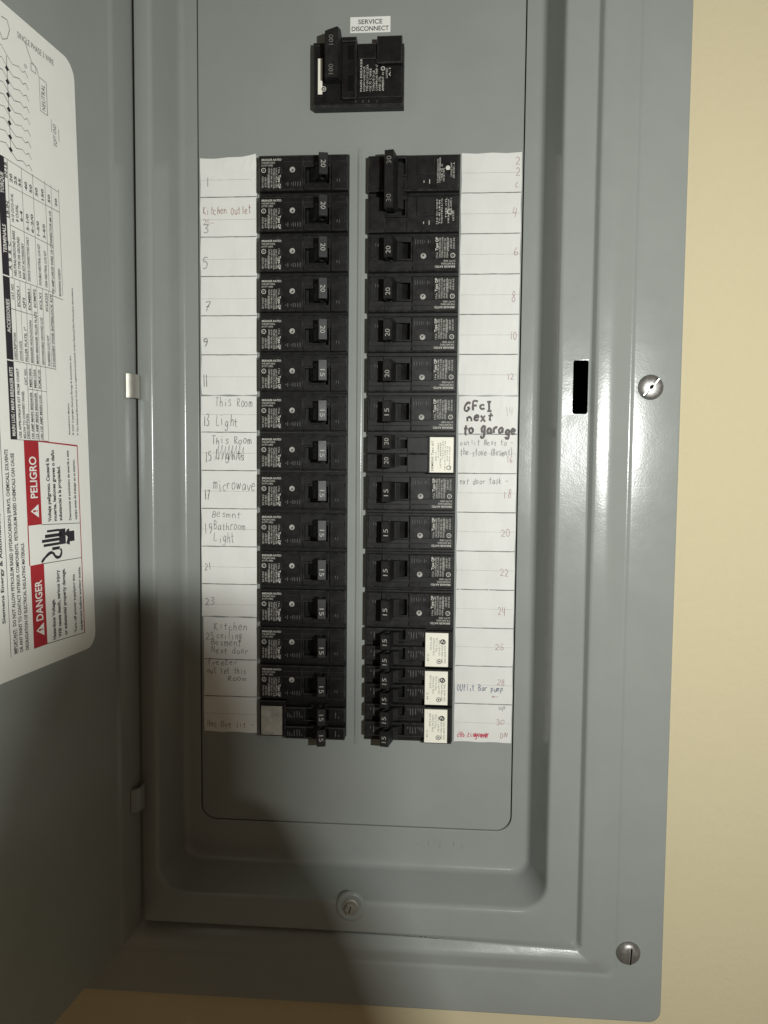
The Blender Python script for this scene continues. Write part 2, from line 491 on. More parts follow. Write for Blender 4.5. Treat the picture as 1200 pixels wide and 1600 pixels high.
# deadfront plate with a rounded outline
pl = MB()
def rrect(x0, x1, z0, z1, r, y, n=10):
    pts = []
    for (cx, cz, a0) in ((x0 + r, z0 + r, 180), (x1 - r, z0 + r, 270), (x1 - r, z1 - r, 0), (x0 + r, z1 - r, 90)):
        for i in range(n + 1):
            a = math.radians(a0 + 90 * i / n)
            pts.append((cx + r * math.cos(a), y, cz + r * math.sin(a)))
    return pts
prof = [(0.0, 1.6), (0.0, 0.25), (0.12, 0.0), (0.35, -0.08)]
base = None
for o_, y in prof:
    pts = rrect(-159.7 + o_, 49.75 - o_, -441.5 + o_, 189 - o_, 10 - o_, y)
    n = len(pts); s = len(pl.v); pl.v += pts
    if base is not None:
        pl.f += [(base + i, base + (i + 1) % n, s + (i + 1) % n, s + i) for i in range(n)]
    base = s
pl.f.append(tuple(range(base, base + n)))
off(pl).build('deadfront_plate', M['plate'], panel)
# pressed rib down the centre between the two breaker columns
rb = MB()
zr0, zr1 = -386, 4
rp = [(-55.6, 0), (-55.1, .25), (-54.6, .75), (-54.1, .9), (-53.2, .62), (-52.7, .8), (-52.2, .9), (-51.6, .6), (-51.1, .2), (-50.7, 0)]
vs = []; fs = []
zz = [zr0, zr0 + 4, zr0 + 8, zr1 - 8, zr1 - 4, zr1]
hh = [0, .7, 1, 1, .7, 0]
for z, h in zip(zz, hh):
    vs += [(x, -0.1 - p * h, z) for x, p in rp]
nn = len(rp)
for k in range(5):
    for i in range(nn - 1):
        fs.append((k * nn + i, k * nn + i + 1, (k + 1) * nn + i + 1, (k + 1) * nn + i))
rb.add(vs, fs)
off(rb).build('stiffening_rib', M['paint'], panel, smooth=True)
# small twist-out tabs left between the breaker openings
for i in range(15):
    tb = MB()
    z = -26.1 - 25.3 * i
    tb.slab(-120.9, -118.4, z - 3.2, z + 2.2, 0.0, 1.3, .6)
    off(tb).build('knockout_tab', M['plate'], panel)
# pressed lettering (too worn to read) and small dents on the pan below the plate
em = MB()
for (x, z, w, h) in ((-11, -453.5, 3.2, .7), (-4.5, -452.5, .6, 4.2), (3.5, -453.2, 1.0, 3.4), (12.5, -452.2, .8, 3.6), (18.0, -453.4, .7, 2.6)):
    em.slab(x - w / 2, x + w / 2, z - h / 2, z + h / 2, -0.1, 0.28, .22)
off(em).build('pressed_marks', M['paint'], panel)
# ---- door
TH = math.radians(7.0)
DD = Vector((-math.sin(TH), -math.cos(TH), 0)); DN = Vector((math.cos(TH), -math.sin(TH), 0))
DP = Vector((-190.0, -34.0, 0))
def dpt(u, z, o_=0.0):
    q = DP + DD * u + DN * o_
    return (q.x, q.y, z)
dr = MB()
crease = [(-3.6, -1.6), (-2.6, -.8), (-1.2, -.35), (0.5, -.1), (22.5, 1.25), (23.8, 1.15), (25.0, .75), (26.2, .3), (27.4, 0.02), (60, 0), (262, 0), (266, -.8), (267.5, -4), (267.5, -13)]
zl = [-497.0, -496.4, 219.4, 220.0]
def dsurf(o_add, inset):
    b0 = len(dr.v)
    for k, z in enumerate((-497.0 + inset, 220.0 - inset)):
        for u, o_ in crease:
            dr.v.append(dpt(u, z + 0.0, o_ + o_add))
    n = len(crease)
    for i in range(n - 1):
        dr.f.append((b0 + i, b0 + i + 1, b0 + n + i + 1, b0 + n + i))
    return b0
f0 = dsurf(0, 0); b0 = dsurf(-1.3, 0); n = len(crease)
for i in range(n - 1):
    dr.f.append((f0 + i, f0 + i + 1, b0 + i + 1, b0 + i))
    dr.f.append((f0 + n + i, f0 + n + i + 1, b0 + n + i + 1, b0 + n + i))
for i in (0, n - 1):
    dr.f.append((f0 + i, f0 + n + i, b0 + n + i, b0 + i))
door = off(dr).build('door', M['paint'], panel, smooth=True)
def autosmooth(o, ang=35):
    me = o.data
    import bmesh
    bm = bmesh.new(); bm.from_mesh(me)
    for e in bm.edges:
        if len(e.link_faces) == 2 and e.calc_face_angle(0) > math.radians(ang):
            e.smooth = False
    bm.to_mesh(me); bm.free()
autosmooth(door, 40)
# hinge knuckles straddling the hinge line
for z0, z1 in ((-159.0, -144.6), (-418.0, -403.5), (95, 109.5)):
    h = MB()
    # a curled strap bridging from the door face to the ledge
    pa = DP + DD * 13.0 + DN * 1.2
    pb = Vector((-187.0, -32.6, 0))
    mid = Vector((-183.4, -44.0, 0))
    arc = []
    for i in range(11):
        t = i / 10
        q = pa * (1 - t) ** 2 + mid * 2 * t * (1 - t) + pb * t * t
        arc.append((q.x, -q.y))
    poly = arc + [(x - 1.4, p - 1.2) for x, p in arc[::-1]]
    h.prism(poly, z0, z1)
    ho = off(h).build('hinge_knuckle', M['clip'] if z0 > -300 else M['paint'], panel, smooth=True)
    autosmooth(ho, 40)

# ================================================================== warning sticker on the door
st = thing('warning_sticker', 'white safety sticker with red DANGER and PELIGRO banners inside the open door', 'sticker', (DP.x, DP.y, -300))
SO = (DP.x, DP.y, -300)
def soff(mb):
    mb.v = [(x - SO[0], y - SO[1], z - SO[2]) for x, y, z in mb.v]
    return mb
def lp(s, z, o_=0.3):
    return dpt(0.0406 * z + 60.23 + s, z, o_)
SZ0, SZ1, SW = -303.2, 12.8, 150.0
sh = MB()
def rr2(a0, a1, z0, z1, r, n=7):
    pts = []
    for (cx, cz, an) in ((a0 + r, z0 + r, 180), (a1 - r, z0 + r, 270), (a1 - r, z1 - r, 0), (a0 + r, z1 - r, 90)):
        for i in range(n + 1):
            a = math.radians(an + 90 * i / n)
            pts.append((cx + r * math.cos(a), cz + r * math.sin(a)))
    return pts
outl = rr2(0, SW, SZ0, SZ1, 9)
n = len(outl)
sh.v += [lp(s, z, .05) for s, z in outl] + [lp(s, z, .22) for s, z in outl]
sh.f += [(i, (i + 1) % n, n + (i + 1) % n, n + i) for i in range(n)] + [tuple(range(n, 2 * n))]
soff(sh).build('backing', M['sticker'], st)
def srect(mb, s0, s1, z0, z1, o_=.26):
    mb.add([lp(s0, z0, o_), lp(s1, z0, o_), lp(s1, z1, o_), lp(s0, z1, o_)], [(0, 1, 2, 3)])
def sline(mb, pts, w=.3, o_=.27):
    ribbon(mb, pts, w, lambda a, c: lp(a, c, o_))
def st_text(mb, txt, s, z, cap, zend=None, bold=0.0, o_=.28):
    text(mb, txt, lambda tx, ty: lp(s + ty, z + tx, o_), cap, None if zend is None else zend - z, bold)
# red banners
for (s0, s1, z0, z1, word, za, zb, zt) in ((43.9, 55.2, -230.0, -187.8, 'PELIGRO', -216.5, -195.8, -223.0), (43.8, 54.6, -292.2, -250.0, 'DANGER', -278.8, -258.2, -283.6)):
    b_ = MB(); srect(b_, s0, s1, z0, z1, .25)
    bo = soff(b_).build('red_banner', M['warnred'], st)
    t_ = MB()
    st_text(t_, word, s0 + 2.6, za, 5.6, zb, bold=.018, o_=.29)
    t_.add([lp(s0 + 2.2, zt - 3.4, .29), lp(s0 + 2.2, zt + 3.4, .29), lp(s0 + 8.4, zt, .29)], [(0, 1, 2)])
    w_ = soff(t_).build('banner_lettering', M['sticker'], st)
    t2 = MB()
    t2.add([lp(s0 + 4.4, zt - .45, .33), lp(s0 + 4.4, zt + .45, .33), lp(s0 + 6.6, zt + .55, .33), lp(s0 + 6.6, zt - .55, .33)], [(0, 1, 2, 3)])
    srect(t2, s0 + 3.1, s0 + 3.9, zt - .42, zt + .42, .33)
    soff(t2).build('warning_triangle_mark', M['warnred'], st)
# red outline of the danger boxes
bx = MB()
for pts in ([(10.6, -293.3), (10.6, -189.5)], [(10.6, -189.5), (44, -188.0)], [(55, -230), (55, -250)]):
    sline(bx, pts, .8)
soff(bx).build('red_outline', M['warnred'], st)
for pts in ([(10.6, -293.3), (44, -292.0)], [(10.6, -251), (44, -250.2)], [(10.6, -231.8), (44, -230.2)]):
    bx = MB()
    sline(bx, pts, .45)
    soff(bx).build('box_outline', M['stickthin'], st)
for grp in ((
    ('Voltaje peligroso. Causará la', 36.2, -229.2, -196.4, 2.7), ('muerte, lesiones graves o daño', 31.6, -229.2, -192.2, 2.7), ('substancial a la propiedad.', 27.0, -229.2, -200.5, 2.7),
    ('Desconecte el suministro de energía a este', 18.8, -229.6, -192.2, 2.1), ('equipo antes de trabajar en su interior.', 13.6, -229.6, -196.8, 2.1)), (
    ('Hazardous Voltage.', 36.4, -291.2, -269.8, 2.7), ('Will cause death, serious injury', 31.6, -291.0, -255.0, 2.7), ('or substantial property damage.', 26.6, -291.0, -255.0, 2.7),
    ('Turn off power supplying this', 17.8, -291.4, -259.2, 2.2), ('equipment before working inside.', 12.4, -291.4, -255.6, 2.2))):
    body = MB()
    for (txt, s, z0, z1, cap) in grp:
        st_text(body, txt, s, z0, cap, z1, bold=.035 if cap > 2.5 else .03)
    soff(body).build('hazard_text', M['stickink'], st)

note = MB()
for (txt, s, z0, z1, cap) in (
    ('IMPORTANT:  DO NOT ALLOW PETROLEUM BASED (HYDROCARBON) SPRAYS, CHEMICALS, SOLVENTS', 67.2, -291.4, -192.6, 2.4),
    ('OR ANY PAINT TO CONTACT INTERIOR COMPONENTS.  PETROLEUM BASED CHEMICALS CAN CAUSE', 63.0, -291.6, -194.3, 2.4),
    ('DEGRADATION OF ELECTRICAL INSULATING MATERIALS.', 58.6, -291.4, -237.9, 2.4),
    ('Siemens Energy & Automation, Inc. Norcross, GA', 74.6, -275.1, -190.0, 2.2),
    ('Assembled in Mexico', 16.6, -184.0, -167.0, 1.5), ('© 2000 Copyright Siemens Energy & Automation, Inc.', 13.2, -184.0, -141.5, 1.5),
    ('® The National Electrical Code is a registered trademark of the National Fire Protection Association', 9.0, -184.0, -105.4, 1.5)):
    st_text(note, txt, s, z0, cap, z1, .028)
sline(note, [(71.9, -292.3), (71.9, -60.0)], .35)
sline(note, [(66.7, -291.4), (66.7, -279.2)], .25)
soff(note).build('small_print', M['stickink'], st)
# black table headings with white words
hd = MB(); srect(hd, 59.8, 64.6, -187.8, -57.0, .25)
soff(hd).build('table_heading_bar', M['stickblack'], st)
hw = MB()
for (txt, z0, z1) in (('MAIN LUG / MAIN BREAKER KITS', -186.0, -153.6), ('ACCESSORIES', -137.5, -122.0), ('TERMINALS', -101.0, -88.0), ('TORQUE', -74.0, -64.5)):
    st_text(hw, txt, 60.9, z0, 2.5, z1, .015, .3)
srect(hw, 59.8, 64.6, -150.7, -150.1, .3); srect(hw, 59.8, 64.6, -111.7, -111.1, .3)
soff(hw).build('heading_words', M['sticker'], st)
tb = MB()
LN = lambda a, b_: sline(tb, [a, b_], .28)
# kits table
for s in (50.2, 46.4, 43.0, 39.6, 35.4): LN((s, -187.6), (s, -150.4))
LN((59.8, -187.8), (35.4, -187.8)); LN((59.8, -150.4), (35.4, -150.4)); LN((50.2, -162.7), (35.4, -162.7))
# accessories table
for s in (56.6, 52.6, 48.4, 44.4, 39.9, 35.4, 30.3, 26.9): LN((s, -150.2), (s, -111.4))
LN((59.8, -111.4), (26.9, -111.4)); LN((59.8, -126), (39.9, -126))
# terminals table
for s in (57.6, 47.6, 39.2, 29.6, 24.6, 18.2): LN((s, -111.2), (s, -57.4))
LN((59.8, -57.2), (18.2, -59.0)); LN((18.2, -113.4), (29.6, -113.0))
LN((57.6, -87), (24.6, -88)); LN((57.6, -69), (18.4, -69)); LN((35.4, -150.4), (26.9, -150.4))
soff(tb).build('table_rules', M['stickthin'], st)
tt = MB()
for (txt, s, z0, z1) in (
    ('USE APPROPRIATE KIT FROM CHART', 56.4, -187, -153.6), ('BELOW TO CONVERT PANEL', 53.2, -187, -164), ('DESCRIPTION', 50.6, -187, -175), ('CAT. NO.', 50.6, -161, -153),
    ('100 AMP MAIN BREAKER', 47.0, -187, -164), ('MBK100A', 47.0, -161.6, -152.4), ('125 AMP MAIN BREAKER', 43.5, -187, -164), ('MBK125A', 43.5, -161.6, -152.4),
    ('100-125 AMP MAIN LUG', 40.0, -187, -165), ('ECMLK125', 40.0, -161.6, -152.4),
    ('DESCRIPTION', 57.2, -149.5, -137), ('CAT. NO.', 57.2, -121.5, -114), ('DOOR LOCK', 53.2, -149.5, -140), ('ECQDL1', 53.2, -124, -114.5),
    ('FILLER PLATE, 1"', 49.2, -149.5, -133), ('QF3', 49.2, -124, -119), ('BREAKER HOLD-DOWN', 45.0, -149.5, -129), ('ECMBR1', 45.0, -124, -114),
    ('MAIN BREAKER FILLER PLATE', 40.8, -149.5, -124), ('ECMFP2', 40.8, -122, -113), ('GROUNDABLE GROUND LUG', 36.2, -149.5, -126), ('ECLX1', 36.2, -122, -114),
    ('SUBFEED LUG KIT', 31.4, -149.5, -134), ('ECLK225', 31.4, -122, -113), ('STANDBY PWR INTERLOCK KIT', 27.4, -149.5, -113),
    ('A  B  &  C', 58.0, -108, -95), ('LB-IN.', 58.0, -84, -76), ('IN-LB', 58.0, -66, -59),
    ('NEUTRAL/GROUND BARS', 54.6, -110, -89), ('LUG TYPE OR GROUND', 51.4, -110, -91), ('BAR KIT ACCESSORY', 48.3, -110, -93), ('DEVICE CONNECTORS ONLY', 44.4, -110, -89),
    ('DOUBLE NEUTRAL LUG KIT', 35.8, -110, -90), ('150A NEUTRAL LUG KIT', 31.0, -110, -92), ('100 AMP LARGE WIRE 1/0 CONNECTOR #6-1/0', 25.4, -112, -71), ('BONDING SCREW', 19.6, -112, -98),
    ('14-10 CU/12-10 AL', 54.6, -85, -72), ('8 CU/AL', 51.4, -84, -76), ('6-4', 48.3, -83, -78), ('3-1/0', 43.8, -86, -78), ('6-2/0', 40.2, -86, -77), ('1-2/0', 35.8, -86, -79), ('3-4/0', 31.0, -86, -79),
    ('20', 54.6, -67, -63), ('25', 51.4, -67, -63), ('35', 48.3, -67, -63), ('40', 43.8, -67, -63), ('50', 40.2, -67, -63), ('50', 35.8, -67, -63), ('150', 31.0, -67.5, -62), ('50', 25.8, -67, -63), ('20', 20, -67, -63)):
    st_text(tt, txt, s, z0, 1.9, z1, .028)
soff(tt).build('table_text', M['stickink'], st)
# wiring diagram
dg = MB()
sline(dg, [(54.7, -10), (54.6, -52)], .3)
for i in range(9):
    z = -9.5 - 5.4 * i
    pts = [(78, z + 9), (66, z + 1.0), (58, z + 2.6), (54.8, z + .2), (50.5, z - 2.4), (46, z - 1.2), (43.5, z - 2.6), (41.4, z - 1.2), (39.4, z - 3.4)]
    sline(dg, pts, .32)
sline(dg, [(60, 1), (57, -4), (53.5, -2), (51.5, 3), (53, 6.5), (57, 6)], .35)
sline(dg, [(40.5, 3.2), (36.2, -3.5), (32.0, -5.2), (31, -8.2)], .35)
for (s0, s1, z0, z1) in ((24.9, 30.6, -24.0, -8.2), (33.0, 36.6, -7.8, -4.4)):
    for a, b_ in (((s0, z0), (s1, z0)), ((s1, z0), (s1, z1)), ((s1, z1), (s0, z1)), ((s0, z1), (s0, z0))):
        sline(dg, [a, b_], .32)
for a, b_ in (((22.0, -24.5), (22.2, -37)), ((16.0, -27), (16.0, -39))):
    sline(dg, [a, ((a[0] + b_[0]) / 2, (a[1] + b_[1]) / 2)], .3)
soff(dg).build('wiring_diagram', M['stickthin'], st)
dk = MB()
for z in (-15.7, -21.6, -27.4, -33.9, -39.9, -46.2, -51.9):
    dk.add([lp(53.2, z, .3), lp(54.7, z - 1.3, .3), lp(56.2, z, .3), lp(54.7, z + 1.3, .3)], [(0, 1, 2, 3)])
st_text(dk, 'NEUTRAL', 26.4, -22.8, 3.0, -10.5)
st_text(dk, 'EQPT GND', 18.2, -36.5, 2.7, -26.0)
st_text(dk, 'G', 40, -9, 2.0)
soff(dk).build('diagram_marks', M['stickblack'], st)
dt = MB()
for i, w in enumerate(('WIRING', 'DIAGRAM FOR', 'LOADCENTER')):
    pass
text(dt, 'SINGLE PHASE 3 WIRE', lambda tx, ty: lp(46 - tx, 2.6 + ty + 0.02 * tx, .28), 2.9, 28.0)
soff(dt).build('diagram_title', M['stickthin'], st)
# hand pictogram
hp = MB()
def bar(s0, s1, z0, z1): srect(hp, s0, s1, z0, z1, .29)
bar(30.0, 40.2, -234.6, -233.4); bar(27.5, 42.0, -237.4, -235.6); bar(30, 44.6, -239.6, -238.0); bar(30, 43.4, -241.8, -240.4)
bar(16.6, 21.0, -241.0, -235.4); bar(24.5, 30.2, -241.8, -233.6); bar(30.0, 36.5, -244.2, -242.6)
hp.add([lp(s, z, .29) for s, z in ((21, -242.8), (24.2, -241.8), (22.6, -238.5), (25.2, -236.6), (22.8, -234.2), (21.0, -234.0))], [(0, 1, 2, 3, 4, 5)])
sline(hp, smooth_line([(45.6, -249.4), (42.5, -247.2), (38.6, -245.4), (36.0, -245.6), (33.5, -248.0), (30.2, -248.2), (28.6, -245.8), (29.5, -244.0)]), 1.5, .3)
soff(hp).build('hand_pictogram', M['stickblack'], st)

# ================================================================== paper directory strips
def strip(label, x0, x1, z1, z0, mat, rows_, faint, writing, curl=0.0, group='paper circuit labels beside the breakers'):
    o = thing('circuit_label_strip', label, 'paper label', ((x0 + x1) / 2, 0, z0), group)
    cx = (x0 + x1) / 2
    nx, nz = 8, max(6, int((z1 - z0) / 8))
    hgt = {}
    def surf(x, z, lift=0.0):
        tx = (x - x0) / (x1 - x0); tz = (z - z0) / (z1 - z0)
        p = 0.35 + 0.10 * math.sin(x * .31 + z * .11) + 0.10 * math.sin(z * .17 + 1.3) + curl * (max(0, tz - .93) / .07) ** 2 * tx ** 2
        return (x - cx, -(p + lift), z - z0)
    b_ = MB()
    for k in range(nz + 1):
        for i in range(nx + 1):
            x = x0 + (x1 - x0) * i / nx; z = z0 + (z1 - z0) * k / nz
            jx = (0.18 * math.sin(z * .23) + .12 * math.sin(z * .61)) if i in (0, nx) else 0
            jz = (0.25 * math.sin(x * .33 + z0) + (curl * .9 * (i / nx) ** 3 if k == nz else 0)) if k in (0, nz) else 0
            b_.v.append(surf(x + jx, z + jz))
    w = nx + 1
    for k in range(nz):
        for i in range(nx):
            b_.f.append((k * w + i, k * w + i + 1, (k + 1) * w + i + 1, (k + 1) * w + i))
    # thin edge skirt
    ed = [i for i in range(w)] + [k * w + nx for k in range(1, nz + 1)] + [nz * w + i for i in range(nx - 1, -1, -1)] + [k * w for k in range(nz - 1, 0, -1)]
    s_ = len(b_.v)
    b_.v += [(b_.v[i][0], -0.1, b_.v[i][2]) for i in ed]
    for q in range(len(ed)):
        r_ = (q + 1) % len(ed)
        b_.f.append((ed[q], ed[r_], s_ + r_, s_ + q))
    b_.build('paper', mat, o, smooth=False)
    def hline(mb, z, wd, a, c, sl=0.0):
        k = 14
        pts = [(a + (c - a) * i / k, z + sl * i / k + .05 * math.sin(i)) for i in range(k + 1)]
        ribbon(mb, pts, wd, lambda x, zz_: surf(x, zz_, .07))
    for z in rows_:
        l_ = MB(); hline(l_, z, .55, x0 + .2, x1 - .1)
        l_.build('ruled_line', M['rule'], o)
    if faint:
        l_ = MB()
        for z in faint: hline(l_, z, .28, x0 + .3, x1 - .3)
        l_.build('faint_rules', M['faint'], o)['kind'] = 'stuff'
    for (txt, xa, xb, zb, h, mt, wd) in writing:
        h_ = MB()
        if txt == '#scribble':
            pts = []
            for i in range(17):
                pts.append((xa + (xb - xa) * (i / 16) + (1.0 if i % 2 else -.6), zb + (h if i % 2 else 0) * (.8 + .25 * random.random())))
            ribbon(h_, pts, wd, lambda x, z: surf(x, z, .12))
        elif txt == '#tick':
            ribbon(h_, [(xa, zb + h * .3), ((xa + xb) / 2, zb), (xb, zb + h)], wd, lambda x, z: surf(x, z, .10))
        else:
            scrawl(h_, txt, xa, xb, zb, h, lambda x, z: surf(x, z, .10), wd)
        if h_.v: h_.build('handwriting', M[mt], o)
    return o
# pixel helper used only to convert measurements of the plate plane: 2.39 px per mm about the foot point
def X(u, v=700): return (u - 688.0) / (2.385 + 0.00006 * 0) - (0.0035 * (v - 726)) * 0
def rowz(k): return -25.4 * k
XL0, XL1, XR0, XR1 = -158.6, -121.2, 11.0, 48.9
PW, RW = 0.34, 0.36
strip('upper left paper label strip with the red-brown Kitchen Outlet note', XL0, XL1, -0.8, -153.2, M['paper'],
      [rowz(k) for k in range(1, 6)], [rowz(k) + 11.0 for k in range(1, 7)],
      [('1', -155.4, -152.6, -18.4, 6, 'pencil', .34), ('Kitchen Outlet', -157, -124.6, -36.2, 5.4, 'redink', .34),
       ('25-', -157.2, -149.5, -43.0, 3.8, 'redink', .25), ('3', -157.2, -153.2, -48.6, 5.2, 'pencil', .4), ('5', -158.2, -153.8, -71.2, 6.4, 'pencil', .42),
       ('7', -157.2, -152.8, -98.6, 7.0, 'pencil', .45), ('9', -157.8, -153.6, -121.4, 5.8, 'pencil', .55), ('11', -157.4, -154.2, -147.8, 7.0, 'pencil', .45)], curl=1.6)
strip('middle left paper label strip with This Room, microwave and bathroom notes', XL0 - .4, XL1 - .2, -154.0, -301.2, M['paper'],
      [rowz(k) for k in range(7, 12)], [rowz(k) + 11.6 for k in range(7, 13)],
      [('13', -158.2, -153.4, -173.2, 7.2, 'pencil', .45), ('This Room', -149.6, -124.0, -160.6, 5.8, 'pencil', .34), ('Light', -149.4, -133.6, -173.6, 6.8, 'pencil', .36),
       ('15', -157.4, -151.8, -197.2, 6.0, 'pencil', .45), ('This Room', -152.2, -124.6, -185.4, 5.2, 'pencil', .4), ('Lights', -149.4, -129, -195.6, 6.2, 'pencil', .42),
       ('#scribble', -149.2, -130.0, -196.4, 11.0, 'pencil', .2),
       ('17', -157.4, -153.2, -222.4, 6.0, 'pencil', .5), ('microwave', -151.4, -122.2, -216.0, 7.4, 'pencil', .36),
       ('19', -157.6, -151.4, -244.8, 5.8, 'pencil', .36), ('Besmnt', -152.4, -132.2, -234.4, 4.6, 'pencil', .33), ('Bathroom', -151.0, -129.0, -242.6, 5.4, 'pencil', .33), ('Light', -151.0, -136.2, -251.2, 6.2, 'pencil', .33),
       ('21', -157.4, -152.6, -270.2, 5.0, 'pencil', .36), ('23', -156.8, -150.2, -294.0, 4.8, 'pencil', .36)])
strip('lowest left paper label strip in shadow with kitchen ceiling and freezer notes', XL0 + .6, XL1 - .4, -302.0, -380.6, M['paper'],
      [rowz(k) - .4 for k in (13, 14)], [rowz(15) + 13],
      [('25', -156.6, -151.2, -317.0, 4.4, 'pencil', .36), ('Kitchen', -151.4, -128.2, -310.2, 5.0, 'pencil', .36), ('ceiling', -149.2, -132.0, -316.4, 4.6, 'pencil', .36),
       ('Besment', -153.4, -131.6, -321.2, 4.6, 'pencil', .36), ('Next door', -152.6, -127.4, -326.4, 4.2, 'pencil', .36),
       ('freezer', -155.8, -134.6, -334.4, 4.0, 'pencil', .36), ('out let this', -156.0, -128.6, -340.2, 4.0, 'pencil', .36), ('Room', -142.0, -128.8, -345.2, 3.8, 'pencil', .36),
       ('Has Out lit -', -156.4, -124.0, -377.2, 4.4, 'redink', .36)])
strip('upper right paper label strip numbered 2 to 12 in faint red ink, creased', XR0, XR1, -0.9, -153.0, M['tape'],
      [rowz(k) for k in range(1, 6)], [rowz(k) + 12.4 for k in range(1, 7)],
      [('2', 46.6 - 1.6, 46.6 + 1.8, -8.0, 4.0, 'pinkink', .32), ('2', 44.8, 48.0, -15.6, 5.0, 'pinkink', .32), ('C:', 44.8, 48.4, -22.4, 3.2, 'pinkink', .32),
       ('4', 43.4, 46.8, -40.4, 6.2, 'pinkink', .32), ('6', 44.6, 48.2, -65.2, 5.4, 'pinkink', .32), ('8', 43.4, 46.6, -93.2, 6.2, 'pinkink', .32),
       ('10', 43.0, 47.8, -117.6, 4.8, 'pinkink', .32), ('12', 41.4, 47.0, -143.4, 4.2, 'pinkink', .32)])
strip('lower right paper label strip with dark marker GFCI note and blue pump note', XR0 + .4, XR1 + .3, -153.8, -381.6, M['tape'],
      [rowz(k) - .3 for k in (8 - 1, 8, 9, 10, 11, 12, 13, 14)], [rowz(k) + 12.4 for k in (8, 9, 10, 11, 12, 13, 14, 15)],
      [('GFcI', 14.2, 33.8, -162.6, 5.6, 'marker', 1.3), ('next', 16.0, 34.4, -169.6, 5.8, 'marker', 1.3), ('to garage', 13.8, 48.4, -178.0, 6.6, 'marker', 1.5),
       ('14', 41.2, 46.8, -166.4, 5.2, 'faint', .34),
       ('outlit Next to -', 12.6, 47.0, -185.2, 3.6, 'pencil', .30), ('the stove (Besmnt)', 12.8, 47.0, -192.0, 4.6, 'pencil', .30), ('16', 42.4, 46.4, -196.6, 4.8, 'pinkink', .30),
       ('nxt door talk -', 12.6, 44.0, -210.4, 4.0, 'pencil', .32), ('18', 40.6, 46.0, -219.2, 5.0, 'pinkink', .32), ('20', 40.2, 46.4, -244.0, 4.4, 'pinkink', .32),
       ('22', 39.4, 45.4, -270.4, 4.4, 'pinkink', .32), ('24', 38.8, 44.0, -296.6, 5.6, 'pinkink', .32), ('26', 37.4, 43.8, -319.6, 4.2, 'pinkink', .32),
       ('28', 38.6, 44.4, -343.0, 4.4, 'pinkink', .30), ('OUtlit Bar pump', 12.8, 43.0, -347.2, 4.2, 'blueink', .36), ('<', 36.4, 41.2, -351.6, 2.6, 'pinkink', .28),
       ('up', 40.2, 45.0, -359.4, 3.6, 'pencil', .32), ('30', 38.8, 44.8, -369.6, 3.6, 'pinkink', .32), ('cHb:zing tnR', 13.4, 34.0, -378.6, 3.8, 'brightred', .42),
       ('#scribble', 24.5, 33.8, -378.4, 3.0, 'brightred', .34), ('DN', 41.4, 46.6, -378.2, 3.2, 'redink', .32)])

# ================================================================== circuit breakers
CACHE = {}
def shared(key, fn, mat, smooth=False):
    if key not in CACHE:
        mb = MB(); fn(mb)
        CACHE[key] = mb.mesh(key.split('|')[0], mat, smooth)
    return CACHE[key]
def part(name, key, fn, mat, parent):
    return link(name, shared(name + '|' + key, fn, mat), parent)

